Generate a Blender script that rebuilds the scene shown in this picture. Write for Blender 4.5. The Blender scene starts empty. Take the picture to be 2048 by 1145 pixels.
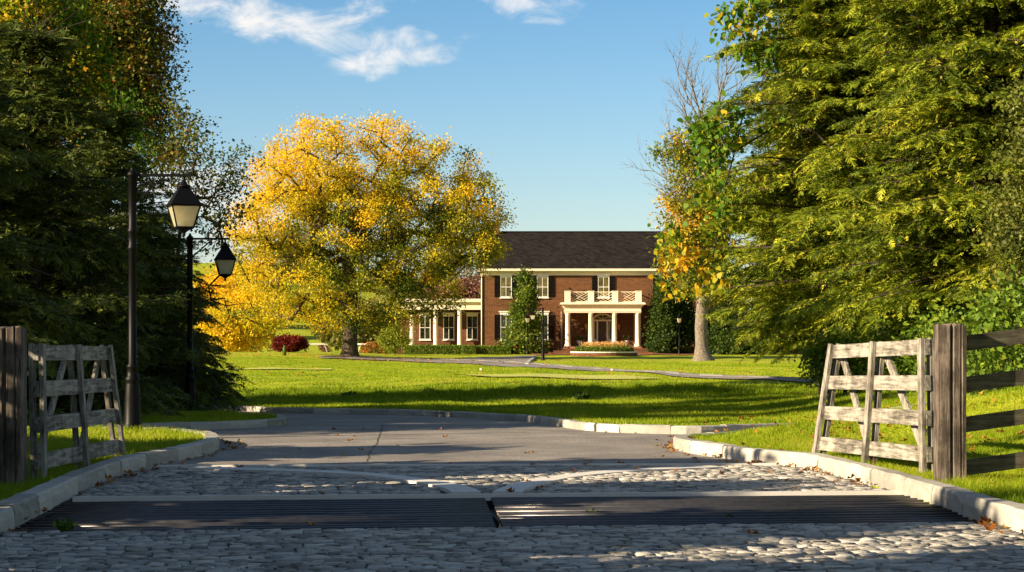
import bpy, math, random
import numpy as np
from mathutils import Vector, noise as mnoise
random.seed(7)
C = bpy.context.scene
col = C.collection
rad = math.radians
F = 4000.0; HY = 674.0; EYE = 1.5          # focal length and horizon row of the 2048 px photograph, eye height

# ------------------------------------------------------------------ camera, sky, sun, exposure
cam = bpy.data.cameras.new('camera'); camo = bpy.data.objects.new('camera', cam); col.objects.link(camo)
camo.location = (0, 0, EYE); camo.rotation_euler = (rad(90), 0, 0)
cam.lens = F / 2048 * 36; cam.sensor_width = 36; cam.shift_y = (HY - 572.5) / 2048
cam.clip_start = 0.1; cam.clip_end = 3000
C.camera = camo
SUN_EL, SUN_AZ = 20.0, 25.0                # azimuth: degrees in front of the house front's plane, from the left
tosun = Vector((-math.cos(rad(SUN_AZ)) * math.cos(rad(SUN_EL)), -math.sin(rad(SUN_AZ)) * math.cos(rad(SUN_EL)), math.sin(rad(SUN_EL))))
sl = bpy.data.lights.new('sun', 'SUN'); sl.energy = 5.0; sl.angle = rad(0.5); sl.color = (1.0, 0.81, 0.55)
so = bpy.data.objects.new('sun', sl); col.objects.link(so); so.rotation_euler = tosun.to_track_quat('Z', 'Y').to_euler()
C.view_settings.view_transform = 'Standard'; C.view_settings.look = 'None'
C.view_settings.exposure = 1.3; C.view_settings.gamma = 1

def setup_world():
    w = bpy.data.worlds.new('World'); C.world = w; w.use_nodes = True
    nt = w.node_tree; N = nt.nodes; L = nt.links; N.clear()
    out = N.new('ShaderNodeOutputWorld'); bg = N.new('ShaderNodeBackground'); sky = N.new('ShaderNodeTexSky')
    sky.sky_type = 'NISHITA'; sky.sun_disc = False; sky.sun_elevation = rad(SUN_EL)
    sky.sun_rotation = math.atan2(tosun.x, tosun.y); sky.air_density = 1.0; sky.dust_density = 0.5; sky.ozone_density = 2.5
    tc = N.new('ShaderNodeTexCoord'); sep = N.new('ShaderNodeSeparateXYZ'); L.new(tc.outputs['Generated'], sep.inputs[0])
    def M(op, a, b=None, c=None):
        n = N.new('ShaderNodeMath'); n.operation = op
        for i, v in enumerate((a, b, c)):
            if v is None: continue
            if isinstance(v, (int, float)): n.inputs[i].default_value = v
            else: L.new(v, n.inputs[i])
        return n.outputs[0]
    yy = M('MAXIMUM', sep.outputs[1], 0.02)
    u = M('DIVIDE', sep.outputs[0], yy); v = M('DIVIDE', sep.outputs[2], yy)
    acc = None
    # (px, py, half length, half width, slope angle, strength): cloud wisps as directions in the sky
    for px, py, a, b, ang, st in [(590, 42, 250, 50, 13, 1.05), (320, -10, 140, 60, 10, .9), (745, 125, 90, 30, -8, 1.05), (860, 112, 75, 26, -8, .95), (930, 88, 60, 20, -25, .55),
                                  (1060, 8, 95, 32, 4, .95), (1105, 38, 34, 12, 0, .7), (335, 78, 26, 17, -30, 1.05), (790, 75, 16, 14, 0, .55), (700, 20, 130, 24, -16, .65), (470, 8, 140, 26, -4, .7), (860, 75, 20, 16, 60, .5),
                                  (390, 385, 130, 62, 0, 1.2), (480, 480, 150, 80, 0, .85), (120, 470, 220, 60, -4, .9), (860, 620, 170, 60, 0, .9)]:
        du = M('SUBTRACT', u, (px - 1024) / F); dv = M('SUBTRACT', v, (HY - py) / F)
        ca, sa = math.cos(rad(-ang)), math.sin(rad(-ang))
        p = M('DIVIDE', M('ADD', M('MULTIPLY', du, ca), M('MULTIPLY', dv, sa)), a / F)
        q = M('DIVIDE', M('SUBTRACT', M('MULTIPLY', dv, ca), M('MULTIPLY', du, sa)), b / F)
        r2 = M('ADD', M('MULTIPLY', p, p), M('MULTIPLY', q, q))
        m = M('MULTIPLY', M('MAXIMUM', M('SUBTRACT', 1.0, M('MULTIPLY', r2, 0.5)), 0.0), st)
        acc = m if acc is None else M('MAXIMUM', acc, m)
    cmb = N.new('ShaderNodeCombineXYZ'); L.new(M('MULTIPLY', u, 1.0), cmb.inputs[0]); L.new(M('MULTIPLY', v, 1.6), cmb.inputs[1])
    n1 = N.new('ShaderNodeTexNoise'); n1.inputs['Scale'].default_value = 34; n1.inputs['Detail'].default_value = 9; n1.inputs['Roughness'].default_value = .62
    n1.inputs['Distortion'].default_value = .6
    L.new(cmb.outputs[0], n1.inputs['Vector'])
    k = M('ADD', M('MULTIPLY', acc, 0.85), M('MULTIPLY', M('SUBTRACT', n1.outputs['Fac'], 0.5), 2.6))
    mr = N.new('ShaderNodeMapRange'); mr.interpolation_type = 'SMOOTHSTEP'
    mr.inputs['From Min'].default_value = .22; mr.inputs['From Max'].default_value = 1.35; L.new(k, mr.inputs['Value'])
    fac = M('MULTIPLY', M('MULTIPLY', mr.outputs[0], M('GREATER_THAN', acc, 0.001)), M('MINIMUM', M('MULTIPLY', acc, 5.0), .93))
    # sky tint by height; unseen overhead sky toned to neutralise the ambient light
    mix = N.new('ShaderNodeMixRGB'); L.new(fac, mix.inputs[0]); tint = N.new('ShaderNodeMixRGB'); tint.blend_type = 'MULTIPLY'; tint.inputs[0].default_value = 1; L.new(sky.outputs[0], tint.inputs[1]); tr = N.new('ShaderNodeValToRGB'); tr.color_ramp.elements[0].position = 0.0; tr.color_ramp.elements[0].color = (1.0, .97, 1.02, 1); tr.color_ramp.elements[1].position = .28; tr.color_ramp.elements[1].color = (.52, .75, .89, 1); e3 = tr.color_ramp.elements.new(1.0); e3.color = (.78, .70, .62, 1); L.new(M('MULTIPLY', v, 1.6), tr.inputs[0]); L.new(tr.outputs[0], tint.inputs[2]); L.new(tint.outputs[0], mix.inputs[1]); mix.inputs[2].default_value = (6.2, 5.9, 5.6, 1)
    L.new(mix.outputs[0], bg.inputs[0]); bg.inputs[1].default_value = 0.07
    L.new(bg.outputs[0], out.inputs[0])
setup_world()

# ------------------------------------------------------------------ materials
def newmat(name):
    m = bpy.data.materials.new(name); m.use_nodes = True; nt = m.node_tree
    b = nt.nodes['Principled BSDF']; return m, nt, b
def noise_node(nt, scale, detail=6, vec=None, rough=.55, dist=0):
    n = nt.nodes.new('ShaderNodeTexNoise'); n.inputs['Scale'].default_value = scale; n.inputs['Detail'].default_value = detail
    n.inputs['Roughness'].default_value = rough; n.inputs['Distortion'].default_value = dist
    if vec is not None: nt.links.new(vec, n.inputs['Vector'])
    return n
def ramp(nt, fac, stops):
    r = nt.nodes.new('ShaderNodeValToRGB'); e = r.color_ramp.elements
    while len(e) < len(stops): e.new(0.5)
    for i, (p, c) in enumerate(stops): e[i].position = p; e[i].color = (*c, 1)
    nt.links.new(fac, r.inputs[0]); return r
def pos_vec(nt, scale=(1, 1, 1)):
    g = nt.nodes.new('ShaderNodeNewGeometry'); mp = nt.nodes.new('ShaderNodeMapping'); mp.inputs['Scale'].default_value = scale
    nt.links.new(g.outputs['Position'], mp.inputs['Vector']); return mp.outputs[0]
def bump(nt, b, h, strength, dist=0.02):
    n = nt.nodes.new('ShaderNodeBump'); n.inputs['Strength'].default_value = strength; n.inputs['Distance'].default_value = dist
    nt.links.new(h, n.inputs['Height']); nt.links.new(n.outputs[0], b.inputs['Normal'])
def simple(name, c, rough=.6, metal=0, var=.15, nscale=8, spec=.5, bmp=0):
    m, nt, b = newmat(name)
    v = pos_vec(nt); n = noise_node(nt, nscale, 5, v)
    r = ramp(nt, n.outputs['Fac'], [(.25, tuple(x * (1 - var) for x in c)), (.75, tuple(min(1, x * (1 + var)) for x in c))])
    nt.links.new(r.outputs[0], b.inputs['Base Color']); b.inputs['Roughness'].default_value = rough; b.inputs['Metallic'].default_value = metal
    b.inputs['Specular IOR Level'].default_value = spec
    if bmp: bump(nt, b, n.outputs['Fac'], bmp)
    return m
def leafmat(name, stops, transl=.35, spec=.25):
    m = bpy.data.materials.new(name); m.use_nodes = True; nt = m.node_tree; nt.nodes.clear()
    out = nt.nodes.new('ShaderNodeOutputMaterial'); at = nt.nodes.new('ShaderNodeAttribute'); at.attribute_name = 'tone'
    r = ramp(nt, at.outputs['Fac'], stops)
    p = nt.nodes.new('ShaderNodeBsdfPrincipled'); p.inputs['Roughness'].default_value = .55; p.inputs['Specular IOR Level'].default_value = spec
    t = nt.nodes.new('ShaderNodeBsdfTranslucent'); mx = nt.nodes.new('ShaderNodeMixShader'); mx.inputs[0].default_value = transl
    nt.links.new(r.outputs[0], p.inputs['Base Color']); nt.links.new(r.outputs[0], t.inputs[0])
    nt.links.new(p.outputs[0], mx.inputs[1]); nt.links.new(t.outputs[0], mx.inputs[2]); nt.links.new(mx.outputs[0], out.inputs[0])
    return m
MT = {}
def lawn_mat(name, cols, fine=30, stripes=False):
    m, nt, b = newmat(name)
    v = pos_vec(nt); n1 = noise_node(nt, .35, 6, v); n2 = noise_node(nt, fine, 4, v, .7)
    mx = nt.nodes.new('ShaderNodeMath'); mx.operation = 'MULTIPLY_ADD'; mx.inputs[1].default_value = .55
    nt.links.new(n2.outputs['Fac'], mx.inputs[0])
    ml = nt.nodes.new('ShaderNodeMath'); ml.operation = 'MULTIPLY'; ml.inputs[1].default_value = .45
    nt.links.new(n1.outputs['Fac'], ml.inputs[0]); nt.links.new(ml.outputs[0], mx.inputs[2])
    src = mx.outputs[0]
    if stripes:   # mowing rings
        g = nt.nodes.new('ShaderNodeTexWave'); g.wave_type = 'RINGS'; g.rings_direction = 'Z'; g.inputs['Scale'].default_value = .33
        g.inputs['Distortion'].default_value = 1.8; g.inputs['Detail'].default_value = 2; g.inputs['Detail Scale'].default_value = .5
        mp = nt.nodes.new('ShaderNodeMapping'); mp.inputs['Location'].default_value = (9, -66, 0)
        nt.links.new(v, mp.inputs['Vector']); nt.links.new(mp.outputs[0], g.inputs['Vector'])
        a = nt.nodes.new('ShaderNodeMath'); a.operation = 'MULTIPLY_ADD'; a.inputs[1].default_value = .17
        nt.links.new(g.outputs['Fac'], a.inputs[0]); nt.links.new(src, a.inputs[2]); src = a.outputs[0]
    r = ramp(nt, src, cols); nt.links.new(r.outputs[0], b.inputs['Base Color'])
    b.inputs['Roughness'].default_value = .8; b.inputs['Specular IOR Level'].default_value = .1
    bump(nt, b, n2.outputs['Fac'], .9, .06)
    return m
MT['lawn'] = lawn_mat('lawn', [(.3, (.15, .20, .006)), (.5, (.29, .35, .010)), (.68, (.42, .45, .03))], 12, True)
MT['green'] = lawn_mat('short_green', [(.3, (.44, .47, .10)), (.7, (.58, .58, .16))], 8)
MT['far_field'] = lawn_mat('far_field', [(.3, (.09, .12, .02)), (.6, (.17, .18, .03))], 2)
MT['blade'] = leafmat('grass_blade', [(0, (.07, .15, .004)), (.5, (.21, .31, .008)), (.85, (.38, .43, .018)), (1, (.42, .36, .07))], .4, .15)
MT['fallen'] = leafmat('fallen_leaf', [(0, (.16, .05, .015)), (.5, (.36, .13, .02)), (1, (.5, .3, .06))], .2)
def mat_asphalt():
    m, nt, b = newmat('asphalt'); v = pos_vec(nt)
    n1 = noise_node(nt, 26, 6, v, .85); n2 = noise_node(nt, .7, 7, v, .7)
    a = nt.nodes.new('ShaderNodeMath'); a.operation = 'MULTIPLY_ADD'; a.inputs[1].default_value = .5; nt.links.new(n2.outputs['Fac'], a.inputs[0]); nt.links.new(n1.outputs['Fac'], a.inputs[2])
    r = ramp(nt, a.outputs[0], [(.52, (.07, .064, .062)), (.74, (.22, .195, .175)), (.95, (.50, .45, .39))]); nt.links.new(r.outputs[0], b.inputs['Base Color'])
    b.inputs['Roughness'].default_value = .75; bump(nt, b, n1.outputs['Fac'], .5, .01); return m
MT['asphalt'] = mat_asphalt()
def mat_stone(name, c1, c2, bstr=.5, sc=9):
    m, nt, b = newmat(name); v = pos_vec(nt)
    n1 = noise_node(nt, sc, 8, v, .7); n2 = noise_node(nt, 1.7, 3, v); at = nt.nodes.new('ShaderNodeAttribute'); at.attribute_name = 'tone'
    a = nt.nodes.new('ShaderNodeMath'); a.operation = 'MULTIPLY_ADD'; a.inputs[1].default_value = .35; nt.links.new(at.outputs['Fac'], a.inputs[0])
    s = nt.nodes.new('ShaderNodeMath'); s.operation = 'MULTIPLY_ADD'; s.inputs[1].default_value = .4; nt.links.new(n1.outputs['Fac'], s.inputs[0])
    h = nt.nodes.new('ShaderNodeMath'); h.operation = 'MULTIPLY'; h.inputs[1].default_value = .3; nt.links.new(n2.outputs['Fac'], h.inputs[0]); nt.links.new(h.outputs[0], s.inputs[2])
    nt.links.new(s.outputs[0], a.inputs[2])
    r = ramp(nt, a.outputs[0], [(.3, c1), (.75, c2)]); nt.links.new(r.outputs[0], b.inputs['Base Color'])
    b.inputs['Roughness'].default_value = .75; bump(nt, b, n1.outputs['Fac'], bstr, .02); return m
MT['cobble'] = mat_stone('granite_sett', (.17, .16, .145), (.68, .64, .57), 1.0, 30)
MT['granite'] = mat_stone('granite_kerb', (.25, .24, .21), (.55, .52, .46), .7)
MT['concrete'] = mat_stone('concrete_band', (.60, .58, .54), (.78, .75, .70), .15)
MT['joint'] = simple('dark_joint', (.028, .02, .014), .95, var=.5, nscale=20)
MT['steel'] = simple('worn_steel', (.075, .072, .076), .30, .6, .3, 15)
MT['pit'] = simple('pit_earth', (.012, .01, .009), .9)
MT['black_metal'] = simple('black_lamp_paint', (.005, .005, .006), .45, 0, .2, 30, .14)
def mat_wood(name, c1, c2, c3, ax):
    m, nt, b = newmat(name)
    tc = nt.nodes.new('ShaderNodeTexCoord'); mp = nt.nodes.new('ShaderNodeMapping')
    sc = [14, 14, 14]; sc[ax] = 1.1; mp.inputs['Scale'].default_value = sc
    nt.links.new(tc.outputs['Object'], mp.inputs['Vector'])
    n1 = noise_node(nt, 2.2, 7, mp.outputs[0], .7, .4); n2 = noise_node(nt, 3.0, 5, tc.outputs['Object'], .65)
    a = nt.nodes.new('ShaderNodeMath'); a.operation = 'MULTIPLY_ADD'; a.inputs[1].default_value = .75
    nt.links.new(n2.outputs['Fac'], a.inputs[0]); nt.links.new(n1.outputs['Fac'], a.inputs[2])
    r = ramp(nt, a.outputs[0], [(.66, c1), (.82, c2), (1.0, c3)]); nt.links.new(r.outputs[0], b.inputs['Base Color'])
    b.inputs['Roughness'].default_value = .85; bump(nt, b, n1.outputs['Fac'], .8, .015); return m
gw = ((.03, .026, .02), (.155, .138, .112), (.36, .335, .285))
MT['wood_x'] = mat_wood('weathered_rail_wood', *gw, 0)
MT['wood_z'] = mat_wood('weathered_stile_wood', *gw, 2)
MT['post'] = mat_wood('old_post_wood', (.012, .009, .007), (.065, .048, .036), (.19, .15, .12), 2)
MT['rail'] = mat_wood('dark_rail_wood', (.014, .012, .008), (.05, .042, .028), (.11, .095, .07), 0)
def mat_brick(name, c1, c2, mortar, bw=.22, bh=.075):
    m, nt, b = newmat(name)
    g = nt.nodes.new('ShaderNodeNewGeometry'); sp = nt.nodes.new('ShaderNodeSeparateXYZ'); nt.links.new(g.outputs['Position'], sp.inputs[0])
    ad = nt.nodes.new('ShaderNodeMath'); nt.links.new(sp.outputs[0], ad.inputs[0]); nt.links.new(sp.outputs[1], ad.inputs[1])
    cb = nt.nodes.new('ShaderNodeCombineXYZ'); nt.links.new(ad.outputs[0], cb.inputs[0]); nt.links.new(sp.outputs[2], cb.inputs[1])
    t = nt.nodes.new('ShaderNodeTexBrick'); nt.links.new(cb.outputs[0], t.inputs['Vector'])
    t.inputs['Scale'].default_value = 1; t.inputs['Brick Width'].default_value = bw; t.inputs['Row Height'].default_value = bh
    t.inputs['Mortar Size'].default_value = .010; t.inputs['Mortar Smooth'].default_value = .1; t.inputs['Bias'].default_value = 0
    t.inputs['Color1'].default_value = (*c1, 1); t.inputs['Color2'].default_value = (*c2, 1); t.inputs['Mortar'].default_value = (*mortar, 1)
    n = noise_node(nt, .8, 5, g.outputs['Position']); mx = nt.nodes.new('ShaderNodeMixRGB'); mx.blend_type = 'MULTIPLY'; mx.inputs[0].default_value = .5
    r = ramp(nt, n.outputs['Fac'], [(.3, (.6, .6, .6)), (.7, (1, 1, 1))]); nt.links.new(t.outputs[0], mx.inputs[1]); nt.links.new(r.outputs[0], mx.inputs[2])
    nt.links.new(mx.outputs[0], b.inputs['Base Color']); b.inputs['Roughness'].default_value = .9; b.inputs['Specular IOR Level'].default_value = .1; return m
MT['brick'] = mat_brick('red_brown_brick', (.150, .046, .018), (.065, .022, .010), (.30, .19, .10), .30, .10)
MT['patio'] = simple('red_patio_brick', (.36, .13, .07), .8, 0, .25, 3)
MT['shingle'] = mat_brick('dark_shingles', (.013, .011, .011), (.03, .025, .024), (.007, .006, .006), .33, .15)
MT['cream'] = simple('cream_trim_paint', (.80, .70, .52), .5, 0, .05, 2)
MT['white'] = simple('white_paint', (.8, .77, .7), .45, 0, .04, 2)
MT['shutter'] = simple('black_shutter_paint', (.003, .003, .0035), .6, 0, .2, 5, .15)
MT['door'] = simple('dark_red_door', (.05, .02, .014), .4, 0, .3, 6)
MT['copper'] = simple('copper_lantern', (.5, .22, .06), .35, .3)
MT['black'] = simple('black_rubber', (.01, .01, .01), .6)
def mat_glass(name, c, rough=.04, mixt=None):
    m, nt, b = newmat(name); v = pos_vec(nt); n = noise_node(nt, 1.6, 3, v)
    r = ramp(nt, n.outputs['Fac'], [(.4, c), (.62, mixt or tuple(x * 2.5 for x in c))]); nt.links.new(r.outputs[0], b.inputs['Base Color'])
    b.inputs['Roughness'].default_value = rough; b.inputs['Specular IOR Level'].default_value = .8; return m
MT['pane'] = mat_glass('window_glass', (.008, .01, .01), mixt=(.035, .04, .02))
MT['pane_curtain'] = mat_glass('curtained_window_glass', (.05, .045, .02), mixt=(.16, .14, .05))
def mat_lampglass():
    m = bpy.data.materials.new('lantern_glass'); m.use_nodes = True; nt = m.node_tree; nt.nodes.clear()
    out = nt.nodes.new('ShaderNodeOutputMaterial'); v = pos_vec(nt); n = noise_node(nt, 9, 3, v)
    r = ramp(nt, n.outputs['Fac'], [(.3, (.85, .74, .45)), (.7, (.95, .92, .76))])
    p = nt.nodes.new('ShaderNodeBsdfPrincipled'); p.inputs['Roughness'].default_value = .3; t = nt.nodes.new('ShaderNodeBsdfTranslucent'); mx = nt.nodes.new('ShaderNodeMixShader'); mx.inputs[0].default_value = .6
    nt.links.new(r.outputs[0], p.inputs['Base Color']); nt.links.new(r.outputs[0], t.inputs[0]); nt.links.new(p.outputs[0], mx.inputs[1]); nt.links.new(t.outputs[0], mx.inputs[2]); nt.links.new(mx.outputs[0], out.inputs[0]); return m
MT['lampglass'] = mat_lampglass()
def mat_bark(name, c1, c2, sz=.25):
    m, nt, b = newmat(name); v = pos_vec(nt, (6, 6, sz * 6)); n = noise_node(nt, 1.5, 8, v, .7, .5)
    r = ramp(nt, n.outputs['Fac'], [(.35, c1), (.65, c2)]); nt.links.new(r.outputs[0], b.inputs['Base Color'])
    b.inputs['Roughness'].default_value = .9; bump(nt, b, n.outputs['Fac'], .9, .06); return m
MT['bark'] = mat_bark('brown_bark', (.02, .014, .01), (.085, .06, .04))
MT['bark_grey'] = mat_bark('grey_bark', (.07, .055, .042), (.26, .215, .17), .6)
MT['bark_dark'] = mat_bark('dark_bark', (.02, .015, .01), (.07, .05, .035))
G = {
 'hem_sun': [(0, (.025, .045, .006)), (.33, (.09, .13, .009)), (.6, (.22, .28, .014)), (.93, (.52, .51, .035)), (.97, (.17, .085, .03)), (1, (.2, .1, .04))],  # hemlock green for the right side, sunlit brightness put into the colour
 'hem_shade': [(0, (.03, .05, .010)), (.5, (.09, .125, .018)), (.9, (.18, .21, .03)), (1, (.11, .09, .03))],  # darker hemlock green for the left side, shade put into the colour
 'yellow': [(0, (.06, .11, .008)), (.22, (.16, .20, .012)), (.42, (.55, .46, .02)), (.75, (.90, .60, .018)), (1, (.92, .50, .012))],
 'redleaf': [(0, (.05, .065, .008)), (.45, (.15, .18, .014)), (.72, (.22, .08, .014)), (.9, (.32, .12, .02)), (1, (.55, .35, .03))],
 'mixed': [(0, (.06, .10, .012)), (.45, (.18, .22, .015)), (.68, (.55, .38, .02)), (.85, (.62, .26, .015)), (1, (.7, .32, .02))],
 'redbud': [(0, (.03, .10, .008)), (.45, (.12, .24, .012)), (.7, (.5, .42, .02)), (1, (.8, .42, .015))],
 'shrub': [(0, (.05, .10, .010)), (.6, (.13, .22, .016)), (1, (.28, .33, .03))],
 'olive': [(0, (.05, .07, .012)), (.6, (.14, .17, .025)), (1, (.28, .27, .06))],
 'burgundy': [(0, (.04, .006, .006)), (.6, (.16, .014, .010)), (1, (.32, .04, .012))],
 'purple': [(0, (.12, .05, .04)), (1, (.3, .13, .09))],
 'evergreen': [(0, (.02, .045, .005)), (.5, (.08, .14, .012)), (1, (.24, .29, .02))],
 'hedge': [(0, (.02, .045, .006)), (.6, (.045, .085, .01)), (1, (.10, .15, .02))],
 'yellowgreen': [(0, (.10, .15, .01)), (1, (.34, .36, .03))],
 'flowers': [(0, (.10, .16, .02)), (.35, (.25, .26, .04)), (.55, (.7, .42, .08)), (.8, (.75, .35, .22)), (1, (.8, .6, .2))],
 'roses': [(0, (.05, .1, .012)), (.7, (.14, .19, .03)), (.8, (.6, .03, .05)), (1, (.7, .08, .08))],
 'redflowers': [(0, (.07, .12, .015)), (.45, (.2, .22, .03)), (.6, (.5, .09, .015)), (1, (.65, .22, .03))],
 'distant': [(0, (.06, .08, .015)), (.6, (.15, .15, .025)), (1, (.34, .24, .04))],
}
for k, v in G.items(): MT[k] = leafmat(k + '_leaf', v, .45 if k in ('yellow', 'redbud') else .3)

# ------------------------------------------------------------------ mesh helpers
def tag(o, label=None, cat=None, group=None, kind=None):
    if label: o['label'] = label
    if cat: o['category'] = cat
    if group: o['group'] = group
    if kind: o['kind'] = kind
    return o
def thing(name, label, cat, loc=(0, 0, 0), rz=0, group=None):
    o = bpy.data.objects.new(name, None); col.objects.link(o); o.location = loc; o.rotation_euler = (0, 0, rz)
    o.empty_display_size = .2
    return tag(o, label, cat, group)
def np_obj(name, V, Fs, mat, parent=None, tone=None, smooth=False):
    """V: (n,3); Fs: (m,k) one face size; tone: per-vertex float"""
    me = bpy.data.meshes.new(name); V = np.asarray(V, dtype=np.float32); Fs = np.asarray(Fs, dtype=np.int32); m, k = Fs.shape
    me.vertices.add(len(V)); me.vertices.foreach_set('co', V.ravel())
    me.loops.add(m * k); me.loops.foreach_set('vertex_index', Fs.ravel())
    me.polygons.add(m); me.polygons.foreach_set('loop_start', np.arange(0, m * k, k, dtype=np.int32))
    try: me.polygons.foreach_set('loop_total', np.full(m, k, dtype=np.int32))
    except Exception: pass
    me.update(calc_edges=True)
    if tone is not None:
        a = me.attributes.new('tone', 'FLOAT', 'POINT'); a.data.foreach_set('value', np.asarray(tone, dtype=np.float32))
    if smooth: me.polygons.foreach_set('use_smooth', np.ones(m, dtype=bool))
    me.materials.append(mat)
    o = bpy.data.objects.new(name, me); col.objects.link(o)
    if parent: o.parent = parent
    return o
class MB:
    def __init__(s): s.v = []; s.f = []; s.sm = []; s.tn = []
    def add(s, vs, fs, smooth=False, tone=.5):
        b = len(s.v); s.v += [tuple(p) for p in vs]; s.f += [tuple(i + b for i in f) for f in fs]; s.sm += [smooth] * len(fs); s.tn += [tone] * len(vs); return s
    def box(s, x0, x1, y0, y1, z0, z1, bev=0, tone=.5):
        if bev <= 0:
            vs = [(x, y, z) for x in (x0, x1) for y in (y0, y1) for z in (z0, z1)]
            return s.add(vs, [(0, 1, 3, 2), (4, 6, 7, 5), (0, 4, 5, 1), (2, 3, 7, 6), (0, 2, 6, 4), (1, 5, 7, 3)], tone=tone)
        b = bev; vs = []; fs = []
        rings = [(x0 + b, x1 - b, y0 + b, y1 - b, z0), (x0, x1, y0, y1, z0 + b), (x0, x1, y0, y1, z1 - b), (x0 + b, x1 - b, y0 + b, y1 - b, z1)]
        for (a, c, d, e, z) in rings: vs += [(a, d, z), (c, d, z), (c, e, z), (a, e, z)]
        for r in range(3):
            for i in range(4): fs.append((r * 4 + i, r * 4 + (i + 1) % 4, r * 4 + 4 + (i + 1) % 4, r * 4 + 4 + i))
        fs += [(3, 2, 1, 0), (12, 13, 14, 15)]
        return s.add(vs, fs, tone=tone)
    def tube(s, pts, rs, n=8, cap=True, tone=.5):
        pts = [Vector(p) for p in pts]; vs = []; fs = []
        up = Vector((0, 0, 1)); prev = None
        for i, p in enumerate(pts):
            d = (pts[min(i + 1, len(pts) - 1)] - pts[max(i - 1, 0)]).normalized()
            a = prev if prev is not None else (Vector((1, 0, 0)) if abs(d.z) > .8 else up)
            x = (a - d * a.dot(d)).normalized(); y = d.cross(x); prev = x
            for k in range(n):
                t = 2 * math.pi * k / n; vs.append(p + (x * math.cos(t) + y * math.sin(t)) * rs[i])
        for i in range(len(pts) - 1):
            for k in range(n): fs.append((i * n + k, i * n + (k + 1) % n, (i + 1) * n + (k + 1) % n, (i + 1) * n + k))
        if cap: fs.append(tuple(range(n - 1, -1, -1))); fs.append(tuple((len(pts) - 1) * n + k for k in range(n)))
        return s.add(vs, fs, True, tone)
    def lathe(s, cx, cy, prof, n=16, rot=0, smooth=True):
        vs = []; fs = []
        for (r, z) in prof:
            for k in range(n): t = 2 * math.pi * k / n + rot; vs.append((cx + r * math.cos(t), cy + r * math.sin(t), z))
        for i in range(len(prof) - 1):
            for k in range(n): fs.append((i * n + k, i * n + (k + 1) % n, (i + 1) * n + (k + 1) % n, (i + 1) * n + k))
        fs.append(tuple(range(n - 1, -1, -1))); fs.append(tuple((len(prof) - 1) * n + k for k in range(n)))
        return s.add(vs, fs, smooth)
    def prism(s, A, B):   # two matching polygons
        n = len(A); fs = [tuple(range(n - 1, -1, -1)), tuple(range(n, 2 * n))]
        for k in range(n): fs.append((k, (k + 1) % n, n + (k + 1) % n, n + k))
        return s.add(list(A) + list(B), fs)
    def bar(s, a, b, w, t, side):  # rectangular bar from a to b; w across 'side' direction, t the other
        a = Vector(a); b = Vector(b); d = (b - a).normalized(); sd = Vector(side); sd = (sd - d * sd.dot(d)).normalized(); o = d.cross(sd)
        q = lambda p: [p + sd * w / 2 + o * t / 2, p - sd * w / 2 + o * t / 2, p - sd * w / 2 - o * t / 2, p + sd * w / 2 - o * t / 2]
        return s.prism(q(a), q(b))
    def build(s, name, mat, parent=None, origin=None):
        me = bpy.data.meshes.new(name); V = s.v
        if origin is not None: V = [(p[0] - origin[0], p[1] - origin[1], p[2] - origin[2]) for p in V]
        me.from_pydata([tuple(p) for p in V], [], s.f); me.materials.append(mat)
        me.polygons.foreach_set('use_smooth', s.sm)
        a = me.attributes.new('tone', 'FLOAT', 'POINT'); a.data.foreach_set('value', np.array(s.tn, dtype=np.float32))
        me.update(); o = bpy.data.objects.new(name, me); col.objects.link(o)
        if origin is not None: o.location = origin
        if parent: o.parent = parent
        return o
def copy_tree(o, loc=None, rz=None, sc=None, label=None, top=True, parent=None):
    c = o.copy(); col.objects.link(c)
    if parent is not None: c.parent = parent
    if top:
        if loc is not None: c.location = loc
        if rz is not None: c.rotation_euler = (0, 0, rz)
        if sc is not None: c.scale = (sc, sc, sc)
        if label: c['label'] = label
    for ch in list(o.children): copy_tree(ch, top=False, parent=c)
    return c

# ------------------------------------------------------------------ terrain
PD = [0, 30, 37, 45, 50, 55, 60, 66, 71, 80, 100, 130, 150, 175, 260, 400, 700]
PZ = [0, 0, -.12, -.34, -.40, -.42, -.28, -.08, -.02, -.05, -.10, -.12, -.10, -.10, -.2, -.4, -.4]
def ss(a, b, x):
    t = np.clip((x - a) / (b - a), 0, 1); return t * t * (3 - 2 * t)
def h(x, y):
    x = np.asarray(x, dtype=float); y = np.asarray(y, dtype=float)
    # smooth profile: average of several shifted lookups
    z = sum(np.interp(y + d, PD, PZ) for d in (-3, -1.5, 0, 1.5, 3)) / 5
    z = z + ss(-6, -14, x) * ss(80, 125, y) * .32 * (1 - ss(152, 162, y))
    z = z + (.10 * np.sin(x * .30 + y * .13) + .06 * np.sin(x * .11 - y * .2 + 1)) * ss(56, 62, y) * (1 - ss(70, 78, y)) + .05 * np.sin(x * .35 + y * .11) * ss(76, 84, y) * (1 - ss(110, 130, y))
    z = z + (.10 * ss(2, 12, x)) * ss(58, 66, y) * (1 - ss(66, 90, y)) * 0 
    # bank on the right, beside the fence
    z = z + .14 * np.clip(x - 4.9, 0, 4) * (1 - ss(44, 58, y))
    z = z + .10 * np.clip(-x - 5.6, 0, 3) * (1 - ss(27, 31, y)) * .6
    # lower ground behind the crest where the carts park
    z = z - 1.0 * ss(-10.2, -11.5, x) * ss(154, 162, y) * (1 - ss(230, 300, y))
    # hill far behind
    z = z + 16 * np.exp(-((x + 75) / 95) ** 2) * ss(250, 520, y) + 6 * ss(300, 600, y)
    return z
def hz1(x, y): return float(h(x, y))
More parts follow.
